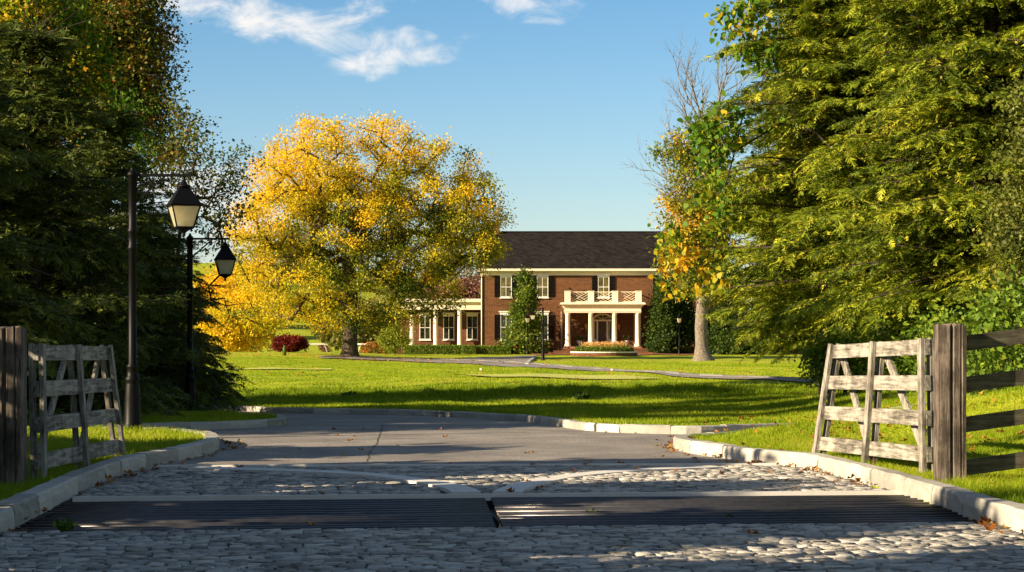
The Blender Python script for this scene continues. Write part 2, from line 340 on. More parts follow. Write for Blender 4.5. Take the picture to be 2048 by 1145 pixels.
def gp(px, py, off=0.0):
    """ground point seen at photo pixel (px, py)"""
    u = (px - 1024) / F; v = (HY - py) / F
    D = 8.0
    while D < 400:
        if EYE + v * D <= hz1(u * D, D) + off: break
        D += .25 if D < 60 else .5
    lo, hi = D - .5, D
    for _ in range(20):
        m = (lo + hi) / 2
        if EYE + v * m <= hz1(u * m, m) + off: hi = m
        else: lo = m
    return (u * hi, hi)
def at(px, py, D): return Vector(((px - 1024) / F * D, D, EYE + (HY - py) / F * D))

R_CURB = [gp(*p) for p in [(2130, 1092), (2048, 1062), (1959, 1040), (1874, 1006), (1794, 984), (1744, 970), (1664, 947), (1609, 934), (1499, 925), (1424, 914), (1352, 902), (1344, 895), (1368, 887)]] + [(5.2, 29.3), (14, 30.5)]
FAR_CURB = [(16, 36.2), (8, 34.8)] + [gp(*p) for p in [(1474, 867), (1384, 870), (1224, 866), (1154, 860), (1100, 851), (1024, 841), (900, 834), (750, 829), (600, 828), (525, 826), (470, 821)]] + [(-14, 53), (-24, 54)]
MID_CURB = [(-24, 45), (-10, 46.5), (-7.2, 46.6)] + [gp(*p) for p in [(520, 839), (560, 842), (576, 847), (566, 852), (500, 857), (350, 862), (285, 866)]] + [(-12, 33.4), (-24, 33.6)]
L_CURB = [(-24, 30.3), (-9, 30.2)] + [gp(*p) for p in [(330, 876), (380, 878), (430, 887), (440, 895), (436, 903), (400, 914), (350, 926), (272, 938), (200, 964), (140, 993), (80, 1024), (10, 1060), (-80, 1108)]]
def smooth_poly(P, it=2):
    for _ in range(it):
        Q = [P[0]]
        for a, b in zip(P[:-1], P[1:]):
            Q += [(a[0] * .75 + b[0] * .25, a[1] * .75 + b[1] * .25), (a[0] * .25 + b[0] * .75, a[1] * .25 + b[1] * .75)]
        P = Q + [P[-1]]
    return P
CURBS = [smooth_poly(c) for c in (R_CURB, FAR_CURB, MID_CURB, L_CURB)]
PAVE = [(R_CURB[0][0], 2.0)] + CURBS[0] + CURBS[1] + CURBS[2] + CURBS[3] + [(L_CURB[-1][0], 2.0)]
PA = np.array(PAVE)
def sdist(X, Y):
    """signed distance to the paved area, positive inside"""
    X = np.asarray(X, float); Y = np.asarray(Y, float); d = np.full(X.shape, 1e9); ins = np.zeros(X.shape, bool)
    n = len(PA)
    for i in range(n):
        ax, ay = PA[i]; bx, by = PA[(i + 1) % n]; ex, ey = bx - ax, by - ay; L2 = ex * ex + ey * ey + 1e-12
        t = np.clip(((X - ax) * ex + (Y - ay) * ey) / L2, 0, 1)
        d = np.minimum(d, (X - ax - t * ex) ** 2 + (Y - ay - t * ey) ** 2)
        c = (ay > Y) != (by > Y)
        with np.errstate(divide='ignore', invalid='ignore'):
            xi = ex * (Y - ay) / (by - ay if by != ay else 1e-9) + ax
        ins ^= c & (X < xi)
    return np.where(ins, 1, -1) * np.sqrt(d)
GUARD = [gp(30, 1062), gp(1960, 1042), gp(1830, 985), gp(145, 998)]
GA = np.array(GUARD)
def in_quad(X, Y, Q, m=0.0):
    r = np.ones(np.shape(X), bool)
    for i in range(4):
        ax, ay = Q[i]; bx, by = Q[(i + 1) % 4]; L = math.hypot(bx - ax, by - ay)
        r &= ((bx - ax) * (Y - ay) - (by - ay) * (X - ax)) / L > m
    return r
def grid(name, xs, ys, zf, mat, keep=None, smooth=True):
    X, Y = np.meshgrid(xs, ys); Z = zf(X, Y); V = np.stack([X, Y, Z], -1).reshape(-1, 3); nx = len(xs); ny = len(ys)
    i, j = np.meshgrid(np.arange(nx - 1), np.arange(ny - 1)); a = (j * nx + i).ravel()
    Fq = np.stack([a, a + 1, a + nx + 1, a + nx], -1)
    if keep is not None:
        cx = (X[:-1, :-1] + X[1:, 1:]).ravel() / 2; cy = (Y[:-1, :-1] + Y[1:, 1:]).ravel() / 2
        Fq = Fq[keep(cx, cy)]
    return np_obj(name, V, Fq, mat, smooth=smooth)
def zlawn(X, Y):
    base = h(X, Y); d = sdist(X, Y)
    t = ss(-.03, -.13, d)          # 1 outside, 0 inside
    near = (Y < 57)
    z = np.where(near, base - .08 + t * .20, base + .12)
    z = np.where(in_quad(X, Y, GUARD, -.3) & (d > .1), z - .9, z)
    # small undulation
    z = z + .34 * np.exp(-((X - 7.0) / 3.6) ** 2) * np.exp(-((Y - 27.8) / 1.7) ** 2) * ss(-.15, -1.0, d) + .12 * np.exp(-((X - 12) / 3.5) ** 2) * np.exp(-((Y - 27.0) / 4) ** 2) * ss(-.15, -1.0, d)
    return z + np.where(d < -.3, .02 * np.sin(X * 1.7 + 1.3 * np.sin(Y * .8)), 0)
def zsurf(x, y): return float(zlawn(np.array([x]), np.array([y]))[0])
xs = np.unique(np.concatenate([np.linspace(-400, -30, 50), np.linspace(-30, -12, 60), np.arange(-12, 12, .15), np.linspace(12, 30, 60), np.linspace(30, 400, 50)]))
ys = np.unique(np.concatenate([np.linspace(-60, 8, 30), np.arange(8, 58, .15), np.arange(58, 90, .5), np.arange(90, 240, 1.5), np.linspace(240, 900, 60)]))
tag(grid('ground', xs, ys, zlawn, MT['lawn']), kind='structure')
# paved surfaces
EDGE_A = gp(275, 933); EDGE_B = gp(1620, 929)      # the line where setts give way to asphalt
def beyond(x, y): return (EDGE_B[0] - EDGE_A[0]) * (y - EDGE_A[1]) - (EDGE_B[1] - EDGE_A[1]) * (x - EDGE_A[0]) > 0
gx = np.arange(-24, 16.1, .16); gy = np.arange(6, 56, .16)
tag(grid('asphalt_road', gx, gy, lambda X, Y: h(X, Y), MT['asphalt'], lambda x, y: (sdist(x, y) > -.12) & beyond(x, y)), kind='structure')
tag(grid('paving_bed', np.arange(-6, 6, .12), np.arange(2, 24, .12), lambda X, Y: h(X, Y) - .022, MT['joint'], lambda x, y: (sdist(x, y) > -.12) & (~beyond(x, y - .2)) & (~in_quad(x, y, GUARD, -.04))), kind='structure')
# house drive and patio: sheets above the lawn
def ribbon(name, L, R, mat, off=.02, n=8):
    V = []; m = len(L)
    for a, b in zip(L, R):
        for k in range(n + 1):
            t = k / n; x = a[0] * (1 - t) + b[0] * t; y = a[1] * (1 - t) + b[1] * t; V.append((x, y, zsurf(x, y) + off))
    Fq = [(i * (n + 1) + k, i * (n + 1) + k + 1, (i + 1) * (n + 1) + k + 1, (i + 1) * (n + 1) + k) for i in range(m - 1) for k in range(n)]
    return np_obj(name, V, Fq, mat, smooth=True)
def dens(P, step=1.5):
    Q = []
    for a, b in zip(P[:-1], P[1:]):
        k = max(1, int(math.dist(a, b) / step)); Q += [(a[0] + (b[0] - a[0]) * i / k, a[1] + (b[1] - a[1]) * i / k) for i in range(k)]
    return Q + [P[-1]]
gl = lambda px, py: gp(px, py, .12)
dr_far = [gl(640, 715.5), gl(760, 716.5), gl(900, 720), gl(1050, 728), gl(1180, 738), gl(1340, 750), gl(1470, 757), gl(1660, 766), gl(1800, 771)]
dr_near = [gl(636, 717.5), gl(755, 720.5), gl(890, 727), gl(1040, 736), gl(1170, 742.5), gl(1335, 754), gl(1468, 760.5), gl(1658, 769), gl(1800, 775)]
def resamp(P, n=60):
    P = smooth_poly(P, 2); d = [0]
    for a, b in zip(P[:-1], P[1:]): d.append(d[-1] + math.dist(a, b))
    t = np.linspace(0, d[-1], n); return list(zip(np.interp(t, d, [p[0] for p in P]), np.interp(t, d, [p[1] for p in P])))
tag(ribbon('drive', resamp(dr_near), resamp(dr_far), MT['asphalt'], .05), kind='structure')
sp_l = [gl(895, 722), gl(930, 718.5), gl(985, 715.5), gl(1040, 713.8)]
sp_r = [gl(1050, 731), gl(1058, 723), gl(1064, 718), gl(1068, 713.8)]
tag(ribbon('drive_spur', resamp(sp_l, 30), resamp(sp_r, 30), MT['asphalt'], .058), kind='structure')
tag(ribbon('brick_patio', [(1.6, 158.5), (1.6, 170)], [(15.5, 158.5), (15.5, 170)], MT['patio'], .07, 20), kind='structure')
def kerb(name, P, mat, w=.17, hgt=.15, L=1.1, seed=0, zoff=0, side=1, rough=.012):
    """a run of kerb stones along P; the lawn side is 'side'"""
    rnd = random.Random(seed); P = [Vector((*p, 0)) for p in P]; d = [0]
    for a, b in zip(P[:-1], P[1:]): d.append(d[-1] + (b - a).length)
    X = [p.x for p in P]; Y = [p.y for p in P]; pt = lambda s: Vector((np.interp(s, d, X), np.interp(s, d, Y), 0))
    mb = MB(); s = 0
    while s < d[-1] - .1:
        l = min(L * rnd.uniform(.8, 1.3), d[-1] - s); e = s + l - .010; n = max(2, int(l / .22)); vs = []; tn = rnd.random()
        dz = rnd.uniform(-.008, .008); dw = rnd.uniform(-.008, .008)
        for k in range(n + 1):
            q = s + (e - s) * k / n; p = pt(q); tdir = (pt(min(q + .15, d[-1])) - pt(max(q - .15, 0))).normalized(); nrm = Vector((-tdir.y, tdir.x, 0)) * side
            j = lambda: rnd.uniform(-rough, rough)
            zb = hz1(p.x, p.y) + zoff
            for (o, z) in [(0 + dw + j(), -.1), (0 + dw + j(), hgt * .5), (.004 + dw + j(), hgt - .02), (.022 + dw, hgt), (w - .02, hgt), (w, hgt - .02), (w, -.1)]:
                vs.append((p.x + nrm.x * o, p.y + nrm.y * o, zb + z + dz + (j() * .4 if z > 0 else 0)))
        fs = []
        for k in range(n):
            for i in range(6): fs.append((k * 7 + i, k * 7 + i + 1, (k + 1) * 7 + i + 1, (k + 1) * 7 + i))
        fs += [tuple(range(6, -1, -1)), tuple(n * 7 + i for i in range(7))]
        mb.add(vs, fs, tone=tn); s += l
    return tag(mb.build(name, mat), kind='structure')
for i, c in enumerate(CURBS): kerb('kerb', c, MT['granite'], seed=i, side=-1, w=.2 if i in (0, 3) else .17, hgt=.155 if i in (0, 3) else .135)
MT['granite_far'] = mat_stone('shaded_grey_kerb', (.09, .086, .08), (.2, .19, .175), .4)  # darker copy of the kerb granite, shade put into its colour
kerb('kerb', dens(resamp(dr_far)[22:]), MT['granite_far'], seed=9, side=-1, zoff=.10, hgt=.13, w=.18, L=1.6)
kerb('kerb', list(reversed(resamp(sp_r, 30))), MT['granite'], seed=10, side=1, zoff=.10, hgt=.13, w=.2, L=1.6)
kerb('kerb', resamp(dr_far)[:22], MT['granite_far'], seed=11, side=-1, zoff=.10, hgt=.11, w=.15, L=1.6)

# granite setts
ARC_L = [gp(*p) for p in [(962, 986), (950, 980), (925, 972), (850, 959), (750, 947.5), (600, 940.5), (400, 935.5)]]
ARC_R = [gp(*p) for p in [(984, 986), (996, 980), (1024, 970), (1074, 958), (1150, 948), (1260, 939), (1420, 933.5)]]
def band(P, w, sg):
    P = smooth_poly(P, 3); P = [Vector((*p, 0)) for p in P]; A = []; B = []
    for i, p in enumerate(P):
        t = (P[min(i + 1, len(P) - 1)] - P[max(i - 1, 0)]).normalized(); n = Vector((-t.y, t.x, 0)) * sg
        A.append((p.x, p.y)); B.append((p.x + n.x * w, p.y + n.y * w))
    return A, B
bands = [band(ARC_L, .28, 1), band(ARC_R, .28, -1)]
for A, B in bands:
    mb = MB()
    for i in range(len(A) - 1):
        z = -.05; q = [(*A[i], z), (*A[i + 1], z), (*B[i + 1], z), (*B[i], z)]; mb.prism(q, [(a, b, .012) for a, b, _ in q])
    tag(mb.build('concrete_band', MT['concrete']), kind='structure')
ga, gb, gc, gd = [np.array(g) for g in GUARD]
ux = (gb - ga) / np.linalg.norm(gb - ga); uy = np.array([-ux[1], ux[0]])
def rim(p, q, o0, o1):
    mb = MB(); P = [p + uy * o0, q + uy * o0, q + uy * o1, p + uy * o1]
    mb.prism([(*a, -.6) for a in P], [(*a, .016) for a in P]); tag(mb.build('concrete_rim', MT['concrete']), kind='structure')
rim(gd, gc, .0, .055); rim(EDGE_A + np.array([0, 0]), np.array(EDGE_B), -.09, .0)
def near_band(x, y):
    r = np.zeros(x.shape, bool)
    for A, B in bands:
        for a, b in zip(A, B):
            cx, cy = (a[0] + b[0]) / 2, (a[1] + b[1]) / 2; r |= (x - cx) ** 2 + (y - cy) ** 2 < .20 ** 2
    return r
def setts():
    rng = np.random.default_rng(3); Vs = []; Fs = []; T = []; n = 0
    cand = []; y = 8.0
    while y < 25:
        hgt = rng.uniform(.085, .12); x = -6 + rng.uniform(0, .2)
        while x < 6:
            w = rng.uniform(.09, .21); cand.append((x + w / 2, y + hgt / 2, w / 2 - rng.uniform(.002, .012), hgt / 2 - rng.uniform(.003, .009))); x += w
        y += hgt
    c = np.array(cand); ang = math.atan2(ux[1], ux[0]); o = np.array([0, 16.0])
    px = c[:, 0]; py = c[:, 1] - 16; wx = px * ux[0] - py * ux[1]; wy = 16 + px * ux[1] + py * ux[0]
    d = sdist(wx, wy); keep = (d > .06) & ~in_quad(wx, wy, GUARD, -.08) & ~near_band(wx, wy) & ~beyond(wx, wy + .1) & (wy > 8)
    # keep clear of the pale strip beyond the guard
    keep &= ~in_quad(wx, wy, [tuple(gd), tuple(gc), tuple(gc + uy * .17), tuple(gd + uy * .17)], -.02)
    c = c[keep]; wx = wx[keep]; wy = wy[keep]
    for k in range(len(c)):
        hw, hh = c[k, 2], c[k, 3]; th = rng.normal(0, .035); z = rng.normal(0, .0028); t1, t2 = rng.normal(0, .010, 2); tn = rng.random()
        lay = [(1.0, -.05), (1.0, -.008), (.93, .0)]
        vv = []
        for s_, zz in lay:
            for sx, sy in ((-1, -1), (0, -1), (1, -1), (1, 1), (0, 1), (-1, 1)):
                jx, jy = rng.normal(0, .0085, 2); lx = sx * (hw - (1 - s_) * .09) + jx; ly = sy * (hh - (1 - s_) * .09) * (1.04 if sx == 0 else 1) + jy
                vv.append([lx, ly, zz + z + lx * t1 + ly * t2 + (rng.normal(0, .003) if zz == 0 else 0)])
        vv = np.array(vv); a = ang + th; R_ = np.array([[math.cos(a), -math.sin(a)], [math.sin(a), math.cos(a)]])
        vv[:, :2] = vv[:, :2] @ R_.T + [wx[k], wy[k]]
        Vs.append(vv); T.append(np.full(18, tn))
        for l in range(2):
            for i in range(6): Fs.append((n + l * 6 + i, n + l * 6 + (i + 1) % 6, n + l * 6 + 6 + (i + 1) % 6, n + l * 6 + 6 + i))
        Fs += [(n + 12, n + 13, n + 16, n + 17), (n + 13, n + 14, n + 15, n + 16)]; n += 18
    tag(np_obj('cobbled_paving', np.concatenate(Vs), Fs, MT['cobble'], tone=np.concatenate(T)), kind='structure')
setts()
# crack across the asphalt
def crack():
    mb = MB(); rnd = random.Random(4); P = [gp(735, 925), gp(739, 905), gp(752, 890), gp(760, 870), gp(766, 850)]; P = dens(P, .12)
    P = [(x + rnd.uniform(-.015, .015), y) for x, y in P]
    for a, b in zip(P[:-1], P[1:]):
        w = rnd.uniform(.003, .009); mb.add([(a[0] - w, a[1], hz1(*a) + .004), (a[0] + w, a[1], hz1(*a) + .004), (b[0] + w, b[1], hz1(*b) + .004), (b[0] - w, b[1], hz1(*b) + .004)], [(0, 1, 2, 3)])
    tag(mb.build('road_crack', MT['joint']), kind='structure')
crack()

# cattle guard
def cattle_guard():
    ctr = (ga + gb + gc + gd) / 4
    t = thing('cattle_guard', 'dark steel cattle guard of round bars set across the cobbled entrance', 'cattle guard', (float(ctr[0]), float(ctr[1]), 0))
    L0 = lambda s: ga + (gd - ga) * s; R0 = lambda s: gb + (gc - gb) * s; sm = (np.array(gp(1001, 1052)), np.array(gp(975, 990))); Mid = lambda s: sm[0] + (sm[1] - sm[0]) * s
    n = 14
    o = np.array([ctr[0], ctr[1]])
    for i in range(n):
        s = (i + .35) / n
        for a, b, dz in ((L0(s) - ux * .25, Mid(s) - ux * .03, 0), (Mid(s) + ux * .03, R0(s) + ux * .25, .008)):
            z = random.uniform(-.006, .004) - .045 + dz; a_ = a - o; b_ = b - o
            mb = MB().tube([(a_[0], a_[1], z), ((a_[0] + b_[0]) / 2, (a_[1] + b_[1]) / 2, z + random.uniform(-.008, .003)), (b_[0], b_[1], z)], [.029] * 3, 10); mb.build('bar', MT['steel'], t)
    for k in (-3.2, -1.6, 0, 1.6, 3.2):
        mb = MB(); c = ctr - o + ux * k; mb.bar((*(c - uy * 1.6), -.2), (*(c + uy * 1.6), -.2), .08, .15, (ux[0], ux[1], 0)); mb.build('beam', MT['steel'], t)
    mb = MB(); Q = [ga - o - ux * .3, gb - o + ux * .3, gc - o + ux * .3, gd - o - ux * .3]
    mb.add([(*q, -.55) for q in Q] + [(*q, -.05) for q in Q], [(0, 1, 2, 3), (1, 0, 4, 5), (2, 1, 5, 6), (3, 2, 6, 7), (0, 3, 7, 4)])
    mb.build('pit', MT['pit'], t)
cattle_guard()

# ------------------------------------------------------------------ foliage machinery
def frames(d, up):
    d = d / np.linalg.norm(d, axis=1, keepdims=True); s = np.cross(up, d); s /= (np.linalg.norm(s, axis=1, keepdims=True) + 1e-9); n = np.cross(d, s)
    return np.stack([d, s, n], -1)      # columns are axes
def inst(T, TF, P, Rm, S, tone, tvar=None):
    """instance template T (k,3) with faces TF on N frames, merged into one array"""
    k = len(T); V = np.einsum('nij,kj->nki', Rm, T) * S[:, None, None] + P[:, None, :]
    Fs = TF[None] + (np.arange(len(P)) * k)[:, None, None]
    tn = np.repeat(tone, k)
    if tvar is not None: tn = tn + np.tile(tvar, len(P))
    return V.reshape(-1, 3), Fs.reshape(-1, TF.shape[1]), np.clip(tn, 0, 1)
def spray_template(n=9, wid=.075, ln=.42, droop=.16):
    V = []; Fq = []; tv = []
    V += [(0, -.012, 0), (0, .012, 0), (1, 0, -droop)]; Fq.append((0, 1, 2)); tv += [-.1, -.1, .1]
    for i in range(n):
        t = .06 + .9 * i / n
        for sg in (-1, 1):
            l = ln * (1 - .72 * t) ; ang = rad(48 + 6 * math.sin(i * 7.3)); b = len(V); z = -droop * t * t
            dx, dy = math.cos(ang) * l, math.sin(ang) * l * sg; w = wid * .5
            V += [(t - w, 0, z), (t + w, 0, z), (t + dx, dy, z - .10 * l)]; Fq.append((b, b + 1, b + 2)); tv += [-.06, -.06, .14]
    return np.array(V), np.array(Fq), np.array(tv)
SPR, SPRF, SPRT = spray_template(5, .125, .48, .10)
SPR2, SPR2F, SPR2T = spray_template(5, .13, .5, .2)
LEAF = np.array([(0, 0, 0), (.5, .32, .05), (1, 0, -.08), (.5, -.32, .05)]); LEAFF = np.array([(0, 1, 2, 3)])
BIG = np.array([(0, 0, 0), (.12, .42, .05), (.55, .40, .02), (1.0, 0, -.15), (.55, -.40, .02), (.12, -.42, .05)]); BIGF = np.array([(0, 1, 2, 3, 4, 5)])
def tubes(paths, n=5):
    """paths: list of (points, radii) merged"""
    mb = MB()
    for p, r in paths: mb.tube(p, r, n, False)
    return mb
def hemlock(name, label, loc, H, R, nbr, mat, seed, zmin=.5, group=None, vis=99, tw=.34, spl=.42, dens_=1.0, bark='bark', power=.75, cat='hemlock tree'):
    rng = np.random.default_rng(seed); t = thing(name, label, cat, loc, group=group)
    P = []; D = []; S = []; T = []; paths = []
    k = 14; tz = np.linspace(-.3, H, k); wob = rng.normal(0, .05, (k, 2)).cumsum(0) * .5
    MB_tr = MB().tube([(wob[i, 0], wob[i, 1], tz[i]) for i in range(k)], [(.035 * R + .10) * (1 - .93 * i / (k - 1)) for i in range(k)], 9); MB_tr.build('trunk', MT[bark], t)
    for b in range(nbr):
        f = (b + rng.random()) / nbr; fv = min(.999, (vis - zmin) / (H - zmin)); f = f / .8 * fv if f < .8 else fv + (f - .8) / .2 * (1 - fv); f = f ** 1.1 if fv > .98 else f; z = zmin + (H - zmin) * f; Lb = R * max(.06, (1 - f)) ** power * rng.uniform(.60, 1.15); big = z > vis
        phi = rng.uniform(0, 2 * math.pi); dr = np.array([math.cos(phi), math.sin(phi), 0]); sd = np.array([-dr[1], dr[0], 0])
        up0 = rng.uniform(.05, .3) + .3 * f; dp = rng.uniform(.14, .34)
        pos = lambda q: np.array([0, 0, z]) + dr * Lb * q + sd * Lb * .06 * math.sin(q * 4 + b) + np.array([0, 0, Lb * (up0 * q - dp * q * q)])
        paths.append(([tuple(pos(q)) for q in (0, .25, .5, .75, .97)], [.012 * Lb + .008, .010 * Lb + .006, .007 * Lb + .004, .005 * Lb, .003]))
        btone = rng.normal(0, .13) + .42; dead = rng.random() < .05 and not big; dp = dp * (1.5 if rng.random() < .2 else 1)
        step = tw * (1.5 if big else 1) / dens_; q = .12
        if dead:
            for _ in range(9):
                qa = rng.uniform(.2, 1); pa = pos(qa); e_ = pa + rng.normal(0, .45, 3) + dr * .4; paths.append(([tuple(pa), tuple((pa + e_) / 2 + rng.normal(0, .06, 3)), tuple(e_)], [.009, .006, .003]))
            continue
        while q < 1:
            base = pos(q); fwd = pos(min(1.02, q + .05)) - pos(q - .05); fwd /= np.linalg.norm(fwd)
            for sg in (-1, 1, 0) if q > .8 else (-1, 1):
                tl = (.42 * (1 - q) * Lb + .28) * rng.uniform(.7, 1.2); tl = min(tl, 1.5); a = rad(rng.uniform(38, 62)) * sg
                s_ = np.cross([0, 0, 1], fwd); s_ /= np.linalg.norm(s_); d = fwd * math.cos(a) + s_ * math.sin(a); d[2] -= .12
                m = max(1, int(tl / (spl * .42) + rng.random())); ttone = rng.normal(0, .07)
                for j in range(m):
                    r = (j + .3) / m; p = base + d * tl * r; p[2] -= .18 * tl * r * r
                    dd = d + rng.normal(0, .30, 3); dd[2] -= .18 * r + .04
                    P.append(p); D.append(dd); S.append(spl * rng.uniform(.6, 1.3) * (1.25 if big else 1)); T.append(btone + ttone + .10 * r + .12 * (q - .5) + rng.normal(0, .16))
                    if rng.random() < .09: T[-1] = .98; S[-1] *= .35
            q += step / Lb * rng.uniform(.7, 1.3)
    P = np.array(P); D = np.array(D); S = np.array(S); T = np.array(T); up = np.array([0, 0, 1.0]) + rng.normal(0, .35, P.shape)
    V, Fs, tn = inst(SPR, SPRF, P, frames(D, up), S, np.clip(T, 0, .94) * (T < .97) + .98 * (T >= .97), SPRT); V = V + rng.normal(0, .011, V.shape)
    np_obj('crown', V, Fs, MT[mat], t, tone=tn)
    tubes(paths, 4).build('branches', MT[bark], t)
    print(name, 'sprays', len(P)); return t
def skeleton(att, trunk, rng, step=.9, tip=.02, power=.5, rmax=.4, wig=.08, zbias=.4):
    """connect attractors to a growing skeleton; returns tube paths"""
    nodes = [np.array(p, float) for p in trunk]; par = [-1] + list(range(len(trunk) - 1)); top = nodes[-1]; nt0 = len(trunk)
    order = np.argsort(np.linalg.norm(att - top, axis=1)); leafn = []
    arr = np.zeros((len(att) * 12 + len(trunk) + 200, 3)); cnt = len(nodes); arr[:cnt] = nodes
    for i in order:
        a = att[i]; Dv = arr[:cnt] - a; dist = np.linalg.norm(Dv, axis=1); pen = np.maximum(0, Dv[:, 2]) * zbias; j0 = max(1, int(nt0 * .55)); sc = dist + pen; sc[:j0] += 50
        j = int(np.argmin(sc)); st = arr[j].copy(); L = dist[j]; m = max(1, min(10, int(L / step))); last = j
        for k in range(1, m + 1):
            q = k / m; p = st + (a - st) * q; p[2] += .10 * L * math.sin(q * math.pi) * .6
            if k < m: p = p + rng.normal(0, wig, 3) * min(L, 2)
            arr[cnt] = p; par.append(last); last = cnt; cnt += 1
        leafn.append(last)
    w = np.zeros(cnt)
    for l in leafn: w[l] += 1
    for i in range(cnt - 1, 0, -1):
        w[par[i]] += w[i] if i >= nt0 or True else 0
    r = tip * np.maximum(w, 1) ** power; r = np.minimum(r, rmax); ch = {}
    for i in range(1, cnt): ch.setdefault(par[i], []).append(i)
    paths = []; stack = [(c, 0) for c in ch.get(0, [])]
    while stack:
        i, p = stack.pop(); pts = [tuple(arr[p])]; rs = [min(r[p], r[i] * 1.15)]
        while True:
            pts.append(tuple(arr[i])); rs.append(r[i]); c = sorted(ch.get(i, []), key=lambda k: -w[k])
            if not c: break
            for k in c[1:]: stack.append((k, i))
            i = c[0]
        rs[-1] *= .5; paths.append((pts, rs))
    return paths
def leafy(name, label, cat, loc, att, trunk, rng, M, rc, lsize, tonef, mat, bark='bark', group=None, tip=.02, power=.5, rmax=.35, bare=None, flare=1.0, LT=LEAF, LF=LEAFF, upb=.6, crown='crown', wig=.08, step=.9, droop=0, zsc=.7, zbias=.4, limbs=None):
    t = thing(name, label, cat, loc, group=group)
    allatt = att if bare is None else np.concatenate([att, bare])
    paths = skeleton(allatt, trunk, rng, tip=tip, power=power, rmax=rmax, wig=wig, step=step, zbias=zbias)
    if flare > 1:
        pts, rs = paths[0]; rs = [max(rs)] * 2 + rs[1:]
        p0, p1 = Vector(pts[0]), Vector(pts[1]); L = p1.z - p0.z; R0 = rs[0]
        fr = [(q, m_) for q, m_ in ((.45, 1.0), (.62, .62), (.85, .36), (1.15, .16)) if q < L * .95]
        pts = [tuple(p0)] + [tuple(p0 + (p1 - p0) * (q / L)) for q, _ in fr] + list(pts[1:])
        rs = [R0 * flare * 1.1] + [R0 * (1 + (flare - 1) * m_) for _, m_ in fr] + rs[1:]; paths[0] = (pts, rs[:len(pts)])
    if limbs: paths += limbs
    mb = MB()
    for i, (p, r) in enumerate(paths): mb.tube(p, r, 14 if i == 0 else (6 if max(r) > .08 else 4), False)
    mb.build('trunk', MT[bark], t)
    n = len(att) * M; ctr = np.repeat(att, M, axis=0); off = rng.normal(0, 1, (n, 3)) * rc; off[:, 2] *= zsc
    P = ctr + off; d = off / (rc + 1e-6) * .5 + rng.normal(0, 1, (n, 3)); d[:, 2] -= droop; up = rng.normal(0, 1, (n, 3)); up[:, 2] += upb * 2
    S = lsize * rng.uniform(.65, 1.35, n); clump = np.repeat(rng.normal(0, 1, len(att)), M)
    tone = tonef(P, clump, rng.normal(0, 1, n))
    V, Fs, tn = inst(LT, LF, P, frames(d, up), S, np.clip(tone, 0, 1)); np_obj(crown, V, Fs, MT[mat], t, tone=tn)
    return t
def ellipsoid_pts(rng, n, c, r, hollow=.45, zmin=None):
    out = []
    while len(out) < n:
        p = rng.uniform(-1, 1, 3); q = np.linalg.norm(p)
        if q > 1 or q < hollow * rng.random(): continue
        v = np.array(c) + p * np.array(r)
        if zmin is not None and v[2] < zmin: continue
        out.append(v)
    return np.array(out)

